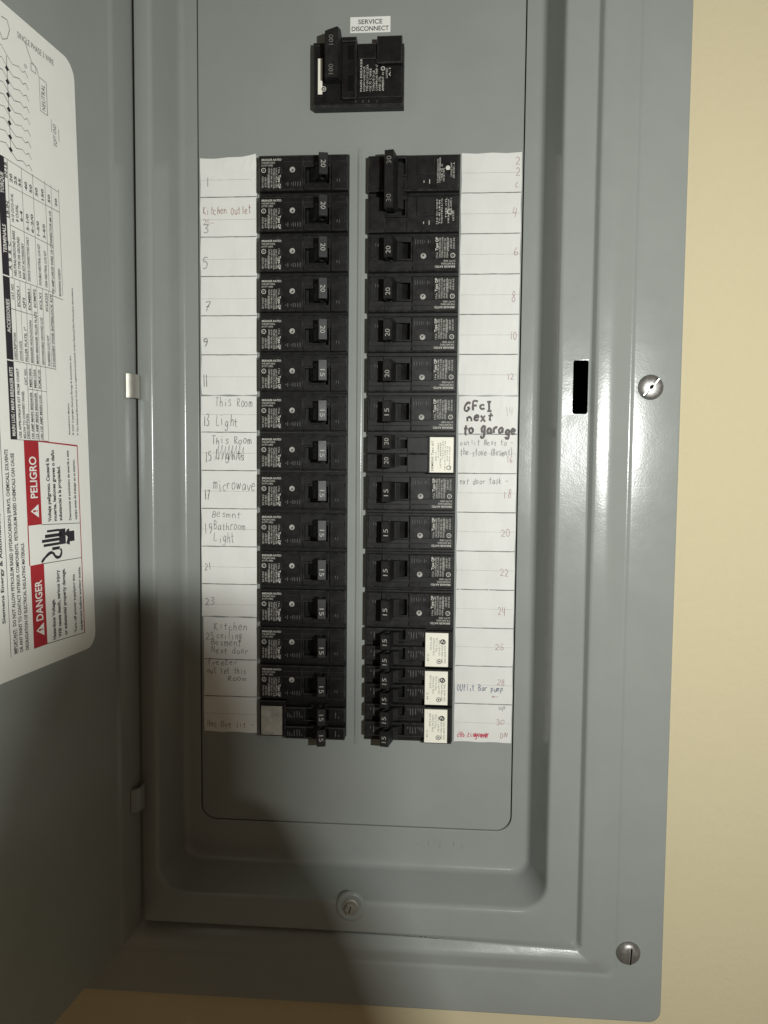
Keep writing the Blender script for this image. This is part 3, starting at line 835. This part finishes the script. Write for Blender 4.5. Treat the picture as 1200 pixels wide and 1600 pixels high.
TIP_N = Vector((1.1, 0, 5.4)).normalized()
def lever(mb, zc, hz, hole=True, k=1.0):
    """toggle: drum plus a tapering lever leaning to +x, hollow at its end faces"""
    # drum skirt
    dz = hz * .80
    mb.prism([(3.0, 2.9), (4.6, 5.6), (6.6, 7.8), (9.4, 9.6), (15.8, 9.6), (16.0, 2.9)], zc - dz, zc + dz)
    A, B, C, D = (9.6, 9.4), (12.2, 21.3), (17.7, 20.2), (16.1, 9.4)
    zb = hz * .93
    e = .45
    # lever sides (base narrower in z than the tip), tip chamfered
    def q(pt, z): return (pt[0], -pt[1], z)
    tb, tc = (12.2 + .35, 21.3 - .07), (17.7 - .35, 20.2 + .07)
    B2, C2 = (12.1, 20.8), (17.63, 19.7)
    base = [q(A, zc - zb), q(D, zc - zb), q(D, zc + zb), q(A, zc + zb)]
    mid = [q(B2, zc - hz), q(C2, zc - hz), q(C2, zc + hz), q(B2, zc + hz)]
    top = [q(tb, zc - hz + e), q(tc, zc - hz + e), q(tc, zc + hz - e), q(tb, zc + hz - e)]
    s = len(mb.v); mb.v += base + mid + top
    mb.f += [(s + 8, s + 9, s + 10, s + 11)]
    for i in range(4):
        j = (i + 1) % 4
        mb.f.append((s + 4 + i, s + 4 + j, s + 8 + j, s + 8 + i))
    mb.f += [(s + 1, s + 2, s + 6, s + 5), (s + 3, s + 0, s + 4, s + 7)]
    if not hole:
        mb.f += [(s, s + 1, s + 5, s + 4), (s + 2, s + 3, s + 7, s + 6)]
        return
    for sg in (-1, 1):
        quad = [(A, zc + sg * zb), (D, zc + sg * zb), (C2, zc + sg * hz), (B2, zc + sg * hz)]
        outer = []
        for i in range(4):
            (p0, z0), (p1, z1) = quad[i], quad[(i + 1) % 4]
            for t in range(5):
                f = t / 5
                outer.append((p0[0] + (p1[0] - p0[0]) * f, -(p0[1] + (p1[1] - p0[1]) * f), z0 + (z1 - z0) * f))
        cx = sum(o_[0] for o_ in outer) / 20; cy = sum(o_[1] for o_ in outer) / 20; cz = sum(o_[2] for o_ in outer) / 20
        inner = []
        for o_ in outer:
            dx, dy = o_[0] - cx, o_[1] - cy
            # ellipse aligned with the lever
            ang = math.atan2(dy, dx)
            ux, uy = .25, -.97
            a_, b_ = 4.6, 1.9
            ca = math.cos(ang) * ux + math.sin(ang) * uy; sa = math.sqrt(max(0, 1 - ca * ca))
            r_ = a_ * b_ / math.sqrt((b_ * ca) ** 2 + (a_ * sa) ** 2)
            inner.append((cx + r_ * math.cos(ang), cy + r_ * math.sin(ang), cz))
        deep = [(x, y, z - sg * 4.2) for x, y, z in inner]
        s2 = len(mb.v); mb.v += outer + inner + deep
        for i in range(20):
            j = (i + 1) % 20
            mb.f.append((s2 + i, s2 + j, s2 + 20 + j, s2 + 20 + i))
            mb.f.append((s2 + 20 + i, s2 + 20 + j, s2 + 40 + j, s2 + 40 + i))
        mb.f.append(tuple(s2 + 40 + i for i in range(20)))
def numeral(txt, zc, cap=3.1, length=4.5):
    E1 = Vector((5.5, 0, -1.1)).normalized()
    c = Vector((14.95, 0, 20.82))
    def fn(mb):
        def f(tx, ty):
            q = c + E1 * (ty - cap / 2)
            return (q.x, -q.z, zc - tx)
        text(mb, txt, f, cap, length, 0.0, 'C')
    return fn

def face_slabs(mb, win, zt=10.6, zb=-11.2, p=8.3, x0=-28.6, x1=28.4):
    """front of a breaker, leaving window openings; win = list of (x0,x1,z0,z1)"""
    wx0, wx1 = win[0][0], win[0][1]
    mb.slab(x0, wx0, zb, zt, 2.4, p, .8)
    mb.slab(wx1, x1, zb, zt, 2.4, p, .8)
    zs = [zb] + [z for w in sorted(win, key=lambda w: w[2]) for z in (w[2], w[3])] + [zt]
    for i in range(0, len(zs), 2):
        if zs[i + 1] - zs[i] > .2:
            mb.slab(wx0 + .02, wx1 - .02, zs[i], zs[i + 1], 2.4, p - .02, .5)
def window_ring(mb, x0, x1, z0, z1, t, p, floor=3.1, tb=None):
    tb = tb or t
    mb.slab(x0, x1, z1 - t, z1, 2.5, p, .3)
    mb.slab(x0, x1, z0, z0 + tb, 2.5, p, .3)
    mb.slab(x0, x0 + t, z0 + tb, z1 - t, 2.5, p - .03, .3)
    mb.slab(x1 - t, x1, z0 + tb, z1 - t, 2.5, p - .03, .3)
def rot_lines(mb, lines, x, dx, z1, z0, cap, p):
    for i, (tx_, frac, st_) in enumerate(lines):
        xb = x + dx * i
        L = (z1 - z0)
        text(mb, tx_, lambda tx, ty, xb=xb, s=st_: (xb + ty, -p, z1 - s * L - tx), cap, L * frac)

def single_body(mb):
    mb.slab(-29.2, 28.8, -12.55, 12.55, -18, 3.0, .3)
    face_slabs(mb, [(0.4, 17.8, -10.9, 4.0)])
    mb.slab(-27.0, -13.4, -11.0, 3.3, 8.0, 9.1, .35)        # raised text panel
    mb.slab(-13.0, .1, -11.15, 3.4, 8.0, 9.0, .4)            # raised middle panel
    mb.slab(18.4, 26.9, -11.0, 3.2, 8.0, 9.1, .35)           # raised end panel
    mb.slab(-28.2, 28.0, 9.6, 10.5, 8.0, 8.75, .4)           # ridge along the edge
    mb.slab(-12, 27.4, 6.4, 7.0, 8.0, 8.55, .25)
def single_window(mb): window_ring(mb, .45, 17.75, -10.85, 3.95, .9, 9.35, tb=3.4)
def single_text(mb):
    H = lambda z, x: (lambda tx, ty: (x + tx, -8.42, z + ty))
    text(mb, 'BREAKER RATED', H(7.3, -26.6), 1.35, 12.8, .01)
    text(mb, 'FOR SWITCHING', H(5.5, -26.6), 1.25, 8.6)
    text(mb, 'DUTY SWD', H(3.8, -26.6), 1.2, 7.4)
    p = 9.16
    rot_lines(mb, [('ISSUE NO. A-82', .55, .42), ('LISTED CIRCUIT', .5, .45), ('40 C WIRE RANGE 14-8', .62, .32)], -26.3, 1.75, 2.6, -10.0, 1.15, p)
    rot_lines(mb, [('120/240V~ HACR TYPE CU/AL', 1, 0), ('USE 60/75 C WIRE ONLY 10KA', .95, 0), ('TIGHTEN LUG TO 20 LB-IN', 1, 0), ('CLASS CTL MAX 240V 60HZ', .98, 0)], -22.6 + .4, 1.55, 2.6, -10.0, 1.1, p)
    text(mb, '1 Pole', lambda tx, ty: (-15.8 + ty, -p, 2.8 - tx), 1.2, 3.6)
    text(mb, 'Type QP', lambda tx, ty: (-15.9 + ty, -p, -1.8 - tx), 1.75, 8.3, .02)
    mb.ring(-25.2, 1.2, 1.15, 1.5, p); text(mb, 'UL', lambda tx, ty: (-25.7 + ty, -p, 1.9 - tx), 1.0, 1.4)
def mark(mb):
    mb.disc(-6.7, 1.4, 1.75, 9.08)
def mark_glyph(mb):
    mb.ring(-6.5, 1.0, .35, .6, 9.14, 12)
    mb.quadp([(-7.3, -9.14, .4), (-7.0, -9.14, .2), (-5.9, -9.14, 1.7), (-6.2, -9.14, 1.9)])
def embossed(mb):
    for x, h in ((-10.8, .9), (-9.6, 2.6), (-7.3, 1.2), (-6.1, 2.7), (-4.8, 2.5), (-3.2, 2.6), (-1.6, 2.9)):
        mb.slab(x - .28, x + .28, -7.4 - h / 2, -7.4 + h / 2, 8.8, 9.35, .2)
    for x, h in ((22.0, 1.6), (23.5, 2.4)):
        mb.slab(x - .25, x + .25, -5.5 - h / 2, -5.5 + h / 2, 8.9, 9.4, .2)

BG = 'circuit breakers in the two columns'
def single_breaker(num, loc, roty, label):
    o = thing('circuit_breaker', label, 'breaker', loc, BG, roty)
    part('body', 'single', single_body, M['black'], o)
    part('switch_window', 'single', single_window, M['black'], o)
    zh = .6 if roty == 0 else -1.7
    h = part('toggle_handle', 'single%g' % zh, lambda mb: lever(mb, zh, 6.7), M['handle'], o)
    zc = {'20': .4, '15': -1.2}[num]
    part('rating_number', 'single' + num, numeral(num, zc), M['numeral'], h)
    part('printed_text', 'single', single_text, M['print'], o)
    a = part('approval_mark', 'single', mark, M['numeral'], o)
    part('approval_symbol', 'single', mark_glyph, M['black'], a)
    part('embossed_marks', 'single', embossed, M['emboss'], o)['kind'] = 'stuff'
    return o

# tandem breakers: two narrow poles in one case
def tandem_body(zw):
    def fn(mb):
        mb.slab(-29.2, 28.8, -12.55, 12.55, -18, 3.0, .3)
        for (za, zb, w0, w1) in zw:
            wx0, wx1 = 2.4, 17.8
            mb.slab(wx1, 28.4, za, zb, 2.4, 8.6, .6)
            mb.slab(-11.2, wx0, za, zb, 2.4, 8.6, .6)
            if w0 - za > .15: mb.slab(wx0 + .02, wx1 - .02, za, w0, 2.4, 8.3, .3)
            if zb - w1 > .15: mb.slab(wx0 + .02, wx1 - .02, w1, zb, 2.4, 8.3, .3)
        mb.slab(-28.6, -11.0, -12.0, 12.0, 2.4, 8.4, .6)
    return fn
Z15 = [(-13.2, -5.0, -12.2, -5.9), (-1.2, 8.0, -.4, 7.2)]
ZQT = [(-11.4, -.6, -9.4, -4.2), (-.4, 11.4, 1.6, 6.9)]
def tandem_levers(z, hz):
    return lambda mb: lever(mb, z, hz)
def white_label(mb): mb.slab(-27.4, -12.2, -11.3, 11.3, 8.3, 8.75, .15)
def white_label15(mb): mb.slab(-25.8, -10.9, -11.1, 11.1, 8.3, 9.3, .15)
def foil_label(mb): mb.slab(-27.4, -13.2, -11.1, 8.4, 8.3, 8.75, .2)
def qt_text(mb):
    p = 8.82
    text(mb, 'SIEMENS Type QT', lambda tx, ty: (-14.6 + ty, -p, 10.4 - tx), 1.35, 19.5, .01)
    rot_lines(mb, [('120/240V 10KA', .75, .02), ('HACR TYPE CTL', .5, .3), ('USE 60/75 C WIRE CU/AL', .95, 0), ('TORQUE 36 LB-IN', .6, .35), ('LISTED BREAKER', .8, .1), ('40 C AMBIENT', .5, .4), ('SWD 1P', .3, .3)],
              -25.4, 1.45, 10.0, -10.0, .95, p)
    mb.ring(-24.5, 8.2, 1.1, 1.5, p)
def t15_text(mb):
    p = 9.36
    rot_lines(mb, [('SWD HACR TYPE CTL', .75, .05), ('240V 10KA 60HZ', .62, .05), ('USE 60/75 C WIRE', .55, .3), ('TYPE CTL CU/AL', .5, .42), ('CU/AL 14-8 TORQUE', .6, .3), ('ISSUE A 6382', .45, .5), ('40 C', .25, .1)], -24.4, 1.85, 9.6, -9.6, 1.25, p)
    mb.ring(-20.0, 7.6, 1.2, 1.6, p)
    mb.disc(-20.0, 7.6, .6, p, 10)
def csa(mb):
    mb.ring(-22.3, -5.4, 1.0, 1.75, 9.37); mb.quadp([(-23.3, -9.38, -6.6), (-22.5, -9.38, -6.7), (-21.5, -9.38, -4.3), (-22.3, -9.38, -4.0)])
def emb15(zc):
    def fn(mb):
        for x, h in ((-9.4, 3.2), (-8.0, 2.2), (-6.6, 1.2), (-5.0, 4.2), (-3.2, 4.6), (-1.6, 4.2), (.0, 1.4)):
            mb.slab(x - .3, x + .3, zc - 2.2, zc - 2.2 + h, 8.4, 9.0, .22)
        for x, h in ((22.5, 4.0), (24.6, 1.6)):
            mb.slab(x - .3, x + .3, zc - 2.0, zc - 2.0 + h, 8.4, 9.0, .22)
    return fn
def tandem(kind, num, loc, roty, label):
    o = thing('tandem_breaker', label, 'breaker', loc, BG, roty)
    zw = ZQT if kind == 'qt' else Z15
    part('body', 'tandem' + kind, tandem_body(zw), M['black'], o)
    zs = {'qt': (-8.0, 4.0), 'white': (-6.8, 5.9), 'foil': (-7.9, 5.6)}[kind]
    hz = {'qt': 4.7, 'white': 5.0, 'foil': 5.6}[kind]
    for i, z in enumerate(zs):
        h = part('toggle_handle', 'tandem%s%d' % (kind, i), tandem_levers(z, hz), M['handle'], o)
        part('rating_number', 'tandem%s%d' % (kind, i), numeral(num, z, 3.0, 4.2), M['numeral'], h)
    if kind == 'qt':
        l = part('white_label', 'qt', white_label, M['breakerlabel'], o)
        part('label_print', 'qt', qt_text, M['stickink'], l)
    elif kind == 'white':
        l = part('white_label', 't15', white_label15, M['breakerlabel'], o)
        part('label_print', 't15', t15_text, M['stickink'], l)
        part('label_emblem', 't15', csa, M['stickink'], l)
        for k, zc in enumerate((-9.0, 3.4)):
            part('embossed_marks', 't15%d' % k, emb15(zc), M['emboss'], o)['kind'] = 'stuff'
    else:
        l = part('silver_label', 'foil', foil_label, M['foil'], o)
        for k, zc in enumerate((-9.0, 3.4)):
            part('embossed_marks', 't15%d' % k, emb15(zc), M['emboss'], o)['kind'] = 'stuff'
    return o

# double-pole 30 A breaker with one wide handle
def double_body(mb):
    for zc in (-12.65, 12.65):
        mb.slab(-29.2, 28.8, zc - 12.5, zc + 12.5, -18, 3.0, .3)
        x0, x1, za, zb, p = -28.6, 28.4, zc - 10.6, zc + 11.4, 8.3
        w = (4.4, 17.8, zc - 9.2, zc + 2.4)
        mb.slab(x0, w[0], za, zb, 2.4, p, .8); mb.slab(w[1], x1, za, zb, 2.4, p, .8)
        mb.slab(w[0] + .02, w[1] - .02, za, w[2], 2.4, p - .02, .4); mb.slab(w[0] + .02, w[1] - .02, w[3], zb, 2.4, p - .02, .4)
        mb.slab(-27.6, -13.8, zc - 10.2, zc + 9.4, 8.0, 9.0, .35)
        mb.slab(-13.2, -2.0, zc - 10.0, zc + 1.6, 8.0, 9.2, .35)
        mb.slab(19.4, 26.9, zc - 10.2, zc + 9.0, 8.0, 8.9, .35)
def double_windows(mb):
    for zc in (-12.65, 12.65):
        window_ring(mb, 4.45, 17.75, zc - 9.15, zc + 2.35, .8, 9.3)
def double_handle(mb):
    lever(mb, -4.4, 17.6, hole=False)
def double_text(mb):
    p = 9.06
    for zc, n_ in ((-12.65, 0), (12.65, 1)):
        if n_ == 0:
            rot_lines(mb, [('ISSUE NO. A', .6, .15), ('2 POLE 240V', .55, .2)], -25.6, 1.5, zc + 6.5, zc - 9.0, 1.1, p)
            mb.disc(-21.4, zc - 2, 1.4, p)
            rot_lines(mb, [('HACR TYPE', .5, .05), ('USE 75 C', .6, .1), ('COMMON TRIP BREAKER', .95, 0), ('FOR SWITCHING DUTY', .9, 0)], -19.4, 1.25, zc + 7, zc - 9.2, 1.0, p)
        else:
            rot_lines(mb, [('LISTED', .4, .1), ('CU/AL 60/75 C', .7, .3), ('10KA 120/240V', .95, 0), ('TYPE CTL', .8, .2)], -25.6, 1.5, zc + 6.5, zc - 9.0, 1.1, p)
            mb.ring(-22.8, zc - .4, 1.2, 1.7, p)
            rot_lines(mb, [('TIGHTEN LUG', .95, 0), ('TO 45 LB-IN', .9, 0), ('14-8 CU ONLY', .95, .0)], -18.4, 1.5, zc + 7, zc - 9.2, 1.05, p)
    for zc in (-12.65, 12.65):
        for x, h in ((-6.5, 1.4), (-10.0, 2.6)):
            mb.slab(x - .25, x + .25, zc + 6.0 - h / 2, zc + 6.0 + h / 2, 8.2, 8.8, .2)
o = thing('double_pole_breaker', 'black double-pole breaker with one tall handle reading 30 twice, atop right column', 'breaker', (-19.1, 0, -27.35), BG, math.pi)
part('body', 'double', double_body, M['black'], o)
part('switch_window', 'double', double_windows, M['black'], o)
h = part('toggle_handle', 'double', double_handle, M['handle'], o)
part('rating_number', 'double0', numeral('30', -15.8, 3.2, 4.6), M['dimprint'], h)
part('rating_number', 'double1', numeral('30', 7.0, 3.2, 4.6), M['dimprint'], h)
part('printed_text', 'double', double_text, M['print'], o)

LX, RX = -89.4, -19.1
PI = math.pi
left = [('20', 'topmost of the left column'), ('20', 'second down on the left by Kitchen Outlet'), ('20', 'third from the top of the left column'),
        ('20', 'fourth from the top of the left column'), ('20', 'lowest of the left breakers marked so'), ('15', 'highest of the left breakers marked so'),
        ('15', 'beside the This Room Light note'), ('15', 'beside the scribbled-out Lights note'), ('15', 'beside the microwave note'),
        ('15', 'beside the Bathroom Light note'), ('15', 'just below the Bathroom Light one'), ('15', 'just above the kitchen ceiling one'),
        ('15', 'beside the kitchen ceiling note'), ('15', 'beside the freezer note, just above the silver label')]
for i, (num, where) in enumerate(left):
    single_breaker(num, (LX, 0, -13.4 - 25.3 * i), 0.0, 'black breaker with %s on its handle, %s' % (num, where))
tandem('foil', '15', (LX, 0, -13.4 - 25.3 * 14), 0.0, 'black tandem breaker with two 15 handles and worn silver label, left column bottom')
rightc = {2: ('20', 'directly below the double-pole breaker'), 3: ('20', 'second below the double-pole breaker'), 4: ('20', 'third below the double-pole breaker'), 5: ('20', 'just above the GFCI garage one'),
          6: ('15', 'beside the GFCI next to garage note'), 8: ('15', 'directly below the tandem with 20 handles'), 9: ('15', 'second below the tandem with 20 handles'),
          10: ('15', 'third below the tandem with 20 handles'), 11: ('15', 'just above the three white-labelled tandems')}
for i, (num, where) in rightc.items():
    single_breaker(num, (RX, 0, -14.7 - 25.3 * i), PI, 'black breaker with %s on its handle, %s' % (num, where))
tandem('qt', '20', (RX, 0, -14.7 - 25.3 * 7), PI, 'black tandem breaker with two 20 handles and a white label, in right column')
for i, where in ((12, 'highest of three alike'), (13, 'beside the blue bar pump note'), (14, 'bottom of right column')):
    tandem('white', '15', (RX, 0, -14.7 - 25.3 * i), PI, 'black tandem breaker, two 15 handles and white label, %s' % where)

# ================================================================== main breaker and its sticker
mb_ = thing('main_breaker', 'large black main breaker with a tall 100 handle under the SERVICE DISCONNECT sticker', 'breaker', (-54.6, 0, 46.5))
def main_body(mb):
    # case with the stepped top edge: end block, notch, handle block
    mb.slab(-28.6, 28.6, -20.2, 17.6, -10, 8.0, .6)
    mb.slab(-28.6, -10.2, 17.4, 19.6, -10, 7.6, .5)
    mb.slab(-10.0, -.8, 17.4, 20.4, -10, 12.0, .6)
    mb.slab(12.0, 27.6, 4.0, 20.4, 7.8, 12.0, .7)
    mb.slab(-10.0, -.8, -16.5, 17.4, 7.8, 11.0, .6)
    mb.slab(-.4, 11.6, 8.0, 17.4, 7.8, 9.4, .5)
    mb.slab(-27.6, -22.4, -14, 12, 7.8, 8.6, .3)
    mb.slab(.2, 27.4, -15.2, 3.6, 7.8, 8.9, .4)
    mb.slab(-28.2, 28.2, -19.6, -18.0, 7.8, 8.8, .5)
part('body', 'main', main_body, M['black'], mb_)
def main_slots(mb):
    for z0, z1 in ((7.0, 15.5), (-12.0, -2.5)):
        mb.slab(-6.2, -2.6, z0, z1, 10.5, 11.12, .1)
part('switch_window', 'main', main_slots, M['hole'], mb_)
def main_handle(mb):
    poly = [(-20.0, 8), (-19.6, 18.6), (-19.0, 19.0), (-12.2, 19.0), (-11.4, 18.2), (-10.2, 15), (-9.2, 8)]
    n = len(poly)
    # pointed upper end, squarer lower end
    vs = []
    for x, p in poly:
        vs.append((x, -p, -7.2 if p > 14 else -6))
    for x, p in poly:
        vs.append((x, -p, (20.6 if x < -15 else 22.8) if p > 14 else 14))
    mb.add(vs, [(i, (i + 1) % n, n + (i + 1) % n, n + i) for i in range(n)] + [tuple(range(n))[::-1], tuple(range(n, 2 * n))])
h = part('toggle_handle', 'main', main_handle, M['handle'], mb_)
def main_num(mb):
    for z in (15.0, -2.4):
        text(mb, '100', lambda tx, ty, z=z: (-14.4 - ty, -19.08, z + tx), 2.9, 6.0, .0, 'C')
part('rating_number', 'main', main_num, M['dimprint'], h)
def main_strip(mb): mb.slab(-25.4, -22.6, -12.6, 9.2, 8.5, 8.9, .1)
l = part('white_label', 'main', main_strip, M['breakerlabel'], mb_)
def main_logo(mb):
    mb.disc(-21.8, -9.4, 1.6, 8.95)
part('label_emblem_base', 'main', main_logo, M['breakerlabel'], l)
def main_logo2(mb):
    mb.ring(-21.8, -9.4, .6, 1.3, 9.0); mb.disc(-21.8, -9.4, .35, 9.0, 8)
part('label_emblem', 'main', main_logo2, M['stickink'], l)
def main_text(mb):
    p = 8.96
    for i, (t_, a, b_) in enumerate((('MAIN BREAKER', -11.5, 8.4), ('120/240V 60HZ HACR', -11.5, 3.6), ('TYPE QN 2 POLE 22KA', -11.5, 4.6), ('USE 75 C WIRE', -11.5, 2.2), ('TORQUE 50 LB', -11.5, 1.0), ('COMMON TRIP CU/AL', -11.5, 8.6), ('SWD CTL', -11.5, -2.6), ('AMBIENT 40 C', -11.5, 2.0))):
        x = 1.6 + 1.95 * i
        text(mb, t_, lambda tx, ty, x=x, a=a: (x - ty + 1.0, -p, a + tx), 1.35, b_ - a)
    text(mb, 'LISTED', lambda tx, ty: (18.6 - ty, -p, -3.8 + tx), 1.2, 6.0); text(mb, 'A-1', lambda tx, ty: (20.4 - ty, -p, -2.8 + tx), 1.2, 5.0)
    text(mb, 'E-6382', lambda tx, ty: (26.6 - ty, -p + .2, -10 + tx), 1.0, 9.0)
    mb.ring(15.6, 5.6 - 3.6, .9, 1.3, p)
part('printed_text', 'main', main_text, M['print'], mb_)
def main_emb(mb):
    for x, h_ in ((-1.5, 3), (3.0, 2.0), (6.8, 2.6), (12, 1.6)):
        mb.slab(x - .25, x + .25, -17.6 - h_ / 2, -17.6 + h_ / 2, 7.9, 8.5, .2)
part('embossed_marks', 'main', main_emb, M['emboss'], mb_)['kind'] = 'stuff'

sd = thing('name_sticker', 'small white sticker reading SERVICE DISCONNECT above the main breaker', 'sticker', (-48.2, 0, 74.8))
b_ = MB(); b_.slab(-12.6, 13.0, .3, 10.0, .05, .35, .05)
b_.build('backing', M['sticker'], sd)
b_ = MB()
text(b_, 'SERVICE', lambda tx, ty: (.2 + tx, -.42, 5.6 + ty), 2.9, 15.4, .012, 'C')
text(b_, 'DISCONNECT', lambda tx, ty: (.2 + tx, -.42, 1.4 + ty), 2.9, 23.6, .012, 'C')
b_.build('lettering', M['stickink'], sd)

# ================================================================== cover screws
def round_screw(loc, label, r, hh_, ang, slotw):
    o = thing('cover_screw', label, 'screw', loc, 'screws holding the panel cover')
    b_ = MB()
    prof = [(r, -0.6), (r * 1.0, hh_ * .12), (r * .96, hh_ * .35), (r * .86, hh_ * .62), (r * .70, hh_ * .82), (r * .48, hh_ * .94), (r * .24, hh_ * .995), (.05, hh_)]
    b_.lathe(prof, (0, 0), 36)
    s_ = b_.build('head', M['steel'], o, smooth=True)
    return o
s1 = round_screw((123.6, -34.0, -151.2), 'large round screw with bright diagonal slot on the right flange beside latch slot', 7.5, 2.6, 0, 0)
def dslot(o, ang, L, w, p, cross=True):
    c, s = math.cos(ang), math.sin(ang)
    def bar_(mb, l0, l1, wd, pp0, pp1, nrm=0.0):
        vs = []
        for p_ in (pp0, pp1):
            for a, b2 in ((l0, nrm - wd / 2), (l1, nrm - wd / 2), (l1, nrm + wd / 2), (l0, nrm + wd / 2)):
                vs.append((a * c - b2 * s, -p_, a * s + b2 * c))
        mb.add(vs, [(0, 1, 2, 3), (4, 5, 6, 7), (0, 1, 5, 4), (1, 2, 6, 5), (2, 3, 7, 6), (3, 0, 4, 7)])
    return bar_
bar_ = dslot(s1, math.radians(52), 6, 1.3, 2.6)
b_ = MB()
bar_(b_, -6.6, -1.6, .75, .8, 2.74, .42); bar_(b_, 1.6, 6.6, .75, .8, 2.74, -.42)
b_.lathe([(2.3, 1.5), (2.3, 2.85), (1.7, 2.9), (1.6, 2.5)], (0, 0), 20, False)
b_.build('slot_edges', M['bright'], s1)  # pale bars and ring stand in for glare on the slot rim
b_ = MB(); b_.lathe([(1.1, 2.4), (1.1, 2.68)], (0, 0), 8); bar_(b_, -6.3, 6.3, 1.0, .6, 2.71, -.1)
b_.build('drive_slot', M['hole'], s1)
s2 = round_screw((120.4, -34.0, -499.6), 'large domed screw with a vertical slot in the lower right corner of the cover', 7.4, 3.6, 0, 0)
bar2 = dslot(s2, math.radians(86), 6, 1.3, 3.6)
b_ = MB(); bar2(b_, -5.6, 4.6, .9, .6, 3.66, -1.0)
b_.build('drive_slot', M['hole'], s2)
b_ = MB(); bar2(b_, -5.4, 1.0, .35, .6, 3.70, -.3)
b_.build('slot_edges', M['clip'], s2)
s3 = thing('cover_screw', 'small hex screw in a round dimple at the bottom middle of the cover', 'screw', (-53.4, -32.0, -480.2), 'screws holding the panel cover')
b_ = MB(); b_.lathe([(9.6, -1.0), (9.2, .5), (8.4, 1.0), (7.2, .9), (6.2, .3), (.1, .2)], (0, 0), 32)
b_.build('dimple', M['paint'], s3, smooth=True)
b_ = MB(); b_.lathe([(5.3, .2), (5.2, 1.0), (4.4, 1.3), (.1, 1.3)], (0, 0), 28)
b_.build('washer', M['clip'], s3, smooth=False)
b_ = MB(); b_.lathe([(3.9, 1.0), (3.9, 3.6), (3.3, 4.2), (.1, 4.2)], (0, 0), 6)
b_.build('head', M['clip'], s3)
b_ = MB(); bar3 = dslot(s3, math.radians(75), 3, .8, 4.2); bar3(b_, -2.2, 2.2, .6, 2.5, 4.26)
b_.build('drive_slot', M['hole'], s3)

# ================================================================== the photographer's hand, whose soft shadow falls across the lower left
def hand():
    J = []; E_ = []; Rr = []
    def node(p, r, parent=None):
        J.append(tuple(c * MM for c in p)); Rr.append(r * MM)
        if parent is not None: E_.append((parent, len(J) - 1))
        return len(J) - 1
    palm = node((110.5, -612, -312), 26)
    wrist = node((110.5, -640, -385), 24, palm)
    fore = node((120.5, -690, -470), 30, wrist)
    node((140.5, -760, -590), 36, fore)
    # index finger, raised into the torch beam
    k = node((132, -606, -258), 14.5, palm)
    k = node((152, -600, -225), 14, k); k = node((163.6, -594, -198), 13.8, k); node((167.4, -590, -174.2), 13.4, k)
    # middle, ring, little fingers curled
    for dx, l in ((-14, 1.0), (-30, .92), (-44, .8)):
        k = node((92.5 + dx, -612, -266 - abs(dx) * .3), 11.5 * (.9 + .1 * l), palm)
        k = node((86.5 + dx, -588, -240 * 1.0 - (1 - l) * 40), 10 * (.9 + .1 * l), k)
        k = node((88.5 + dx, -566, -250 - (1 - l) * 30), 9, k); node((90.5 + dx, -566, -272 - (1 - l) * 20), 8, k)
    # thumb
    k = node((140.5, -584, -312), 16, palm); k = node((171.5, -552, -264), 10.5, k); k = node((152.7, -536, -239), 9.4, k); node((140.3, -530, -213), 7.8, k)
    me = bpy.data.meshes.new('person')
    me.from_pydata(J, E_, [])
    o = bpy.data.objects.new('person', me); COL.objects.link(o)
    me.materials.append(M['skin'])
    sk = o.modifiers.new('skin', 'SKIN')
    sv = me.skin_vertices[0] if me.skin_vertices else None
    if sv is None:
        bpy.context.view_layer.update()
    if not me.skin_vertices:
        bpy.context.view_layer.objects.active = o
        o.select_set(True)
        bpy.ops.mesh.customdata_skin_add()
    for i, r in enumerate(Rr):
        me.skin_vertices[0].data[i].radius = (r, r)
    me.skin_vertices[0].data[0].use_root = True
    sb = o.modifiers.new('sub', 'SUBSURF'); sb.levels = 2; sb.render_levels = 2
    dg_ = bpy.context.evaluated_depsgraph_get()
    nm = bpy.data.meshes.new_from_object(o.evaluated_get(dg_))
    o.modifiers.clear(); o.data = nm; nm.name = 'person'
    for p in nm.polygons: p.use_smooth = True
    tag(o, 'raised bare hand beside the camera, index finger up, casting the soft shadow', 'person')
    return o
hand()
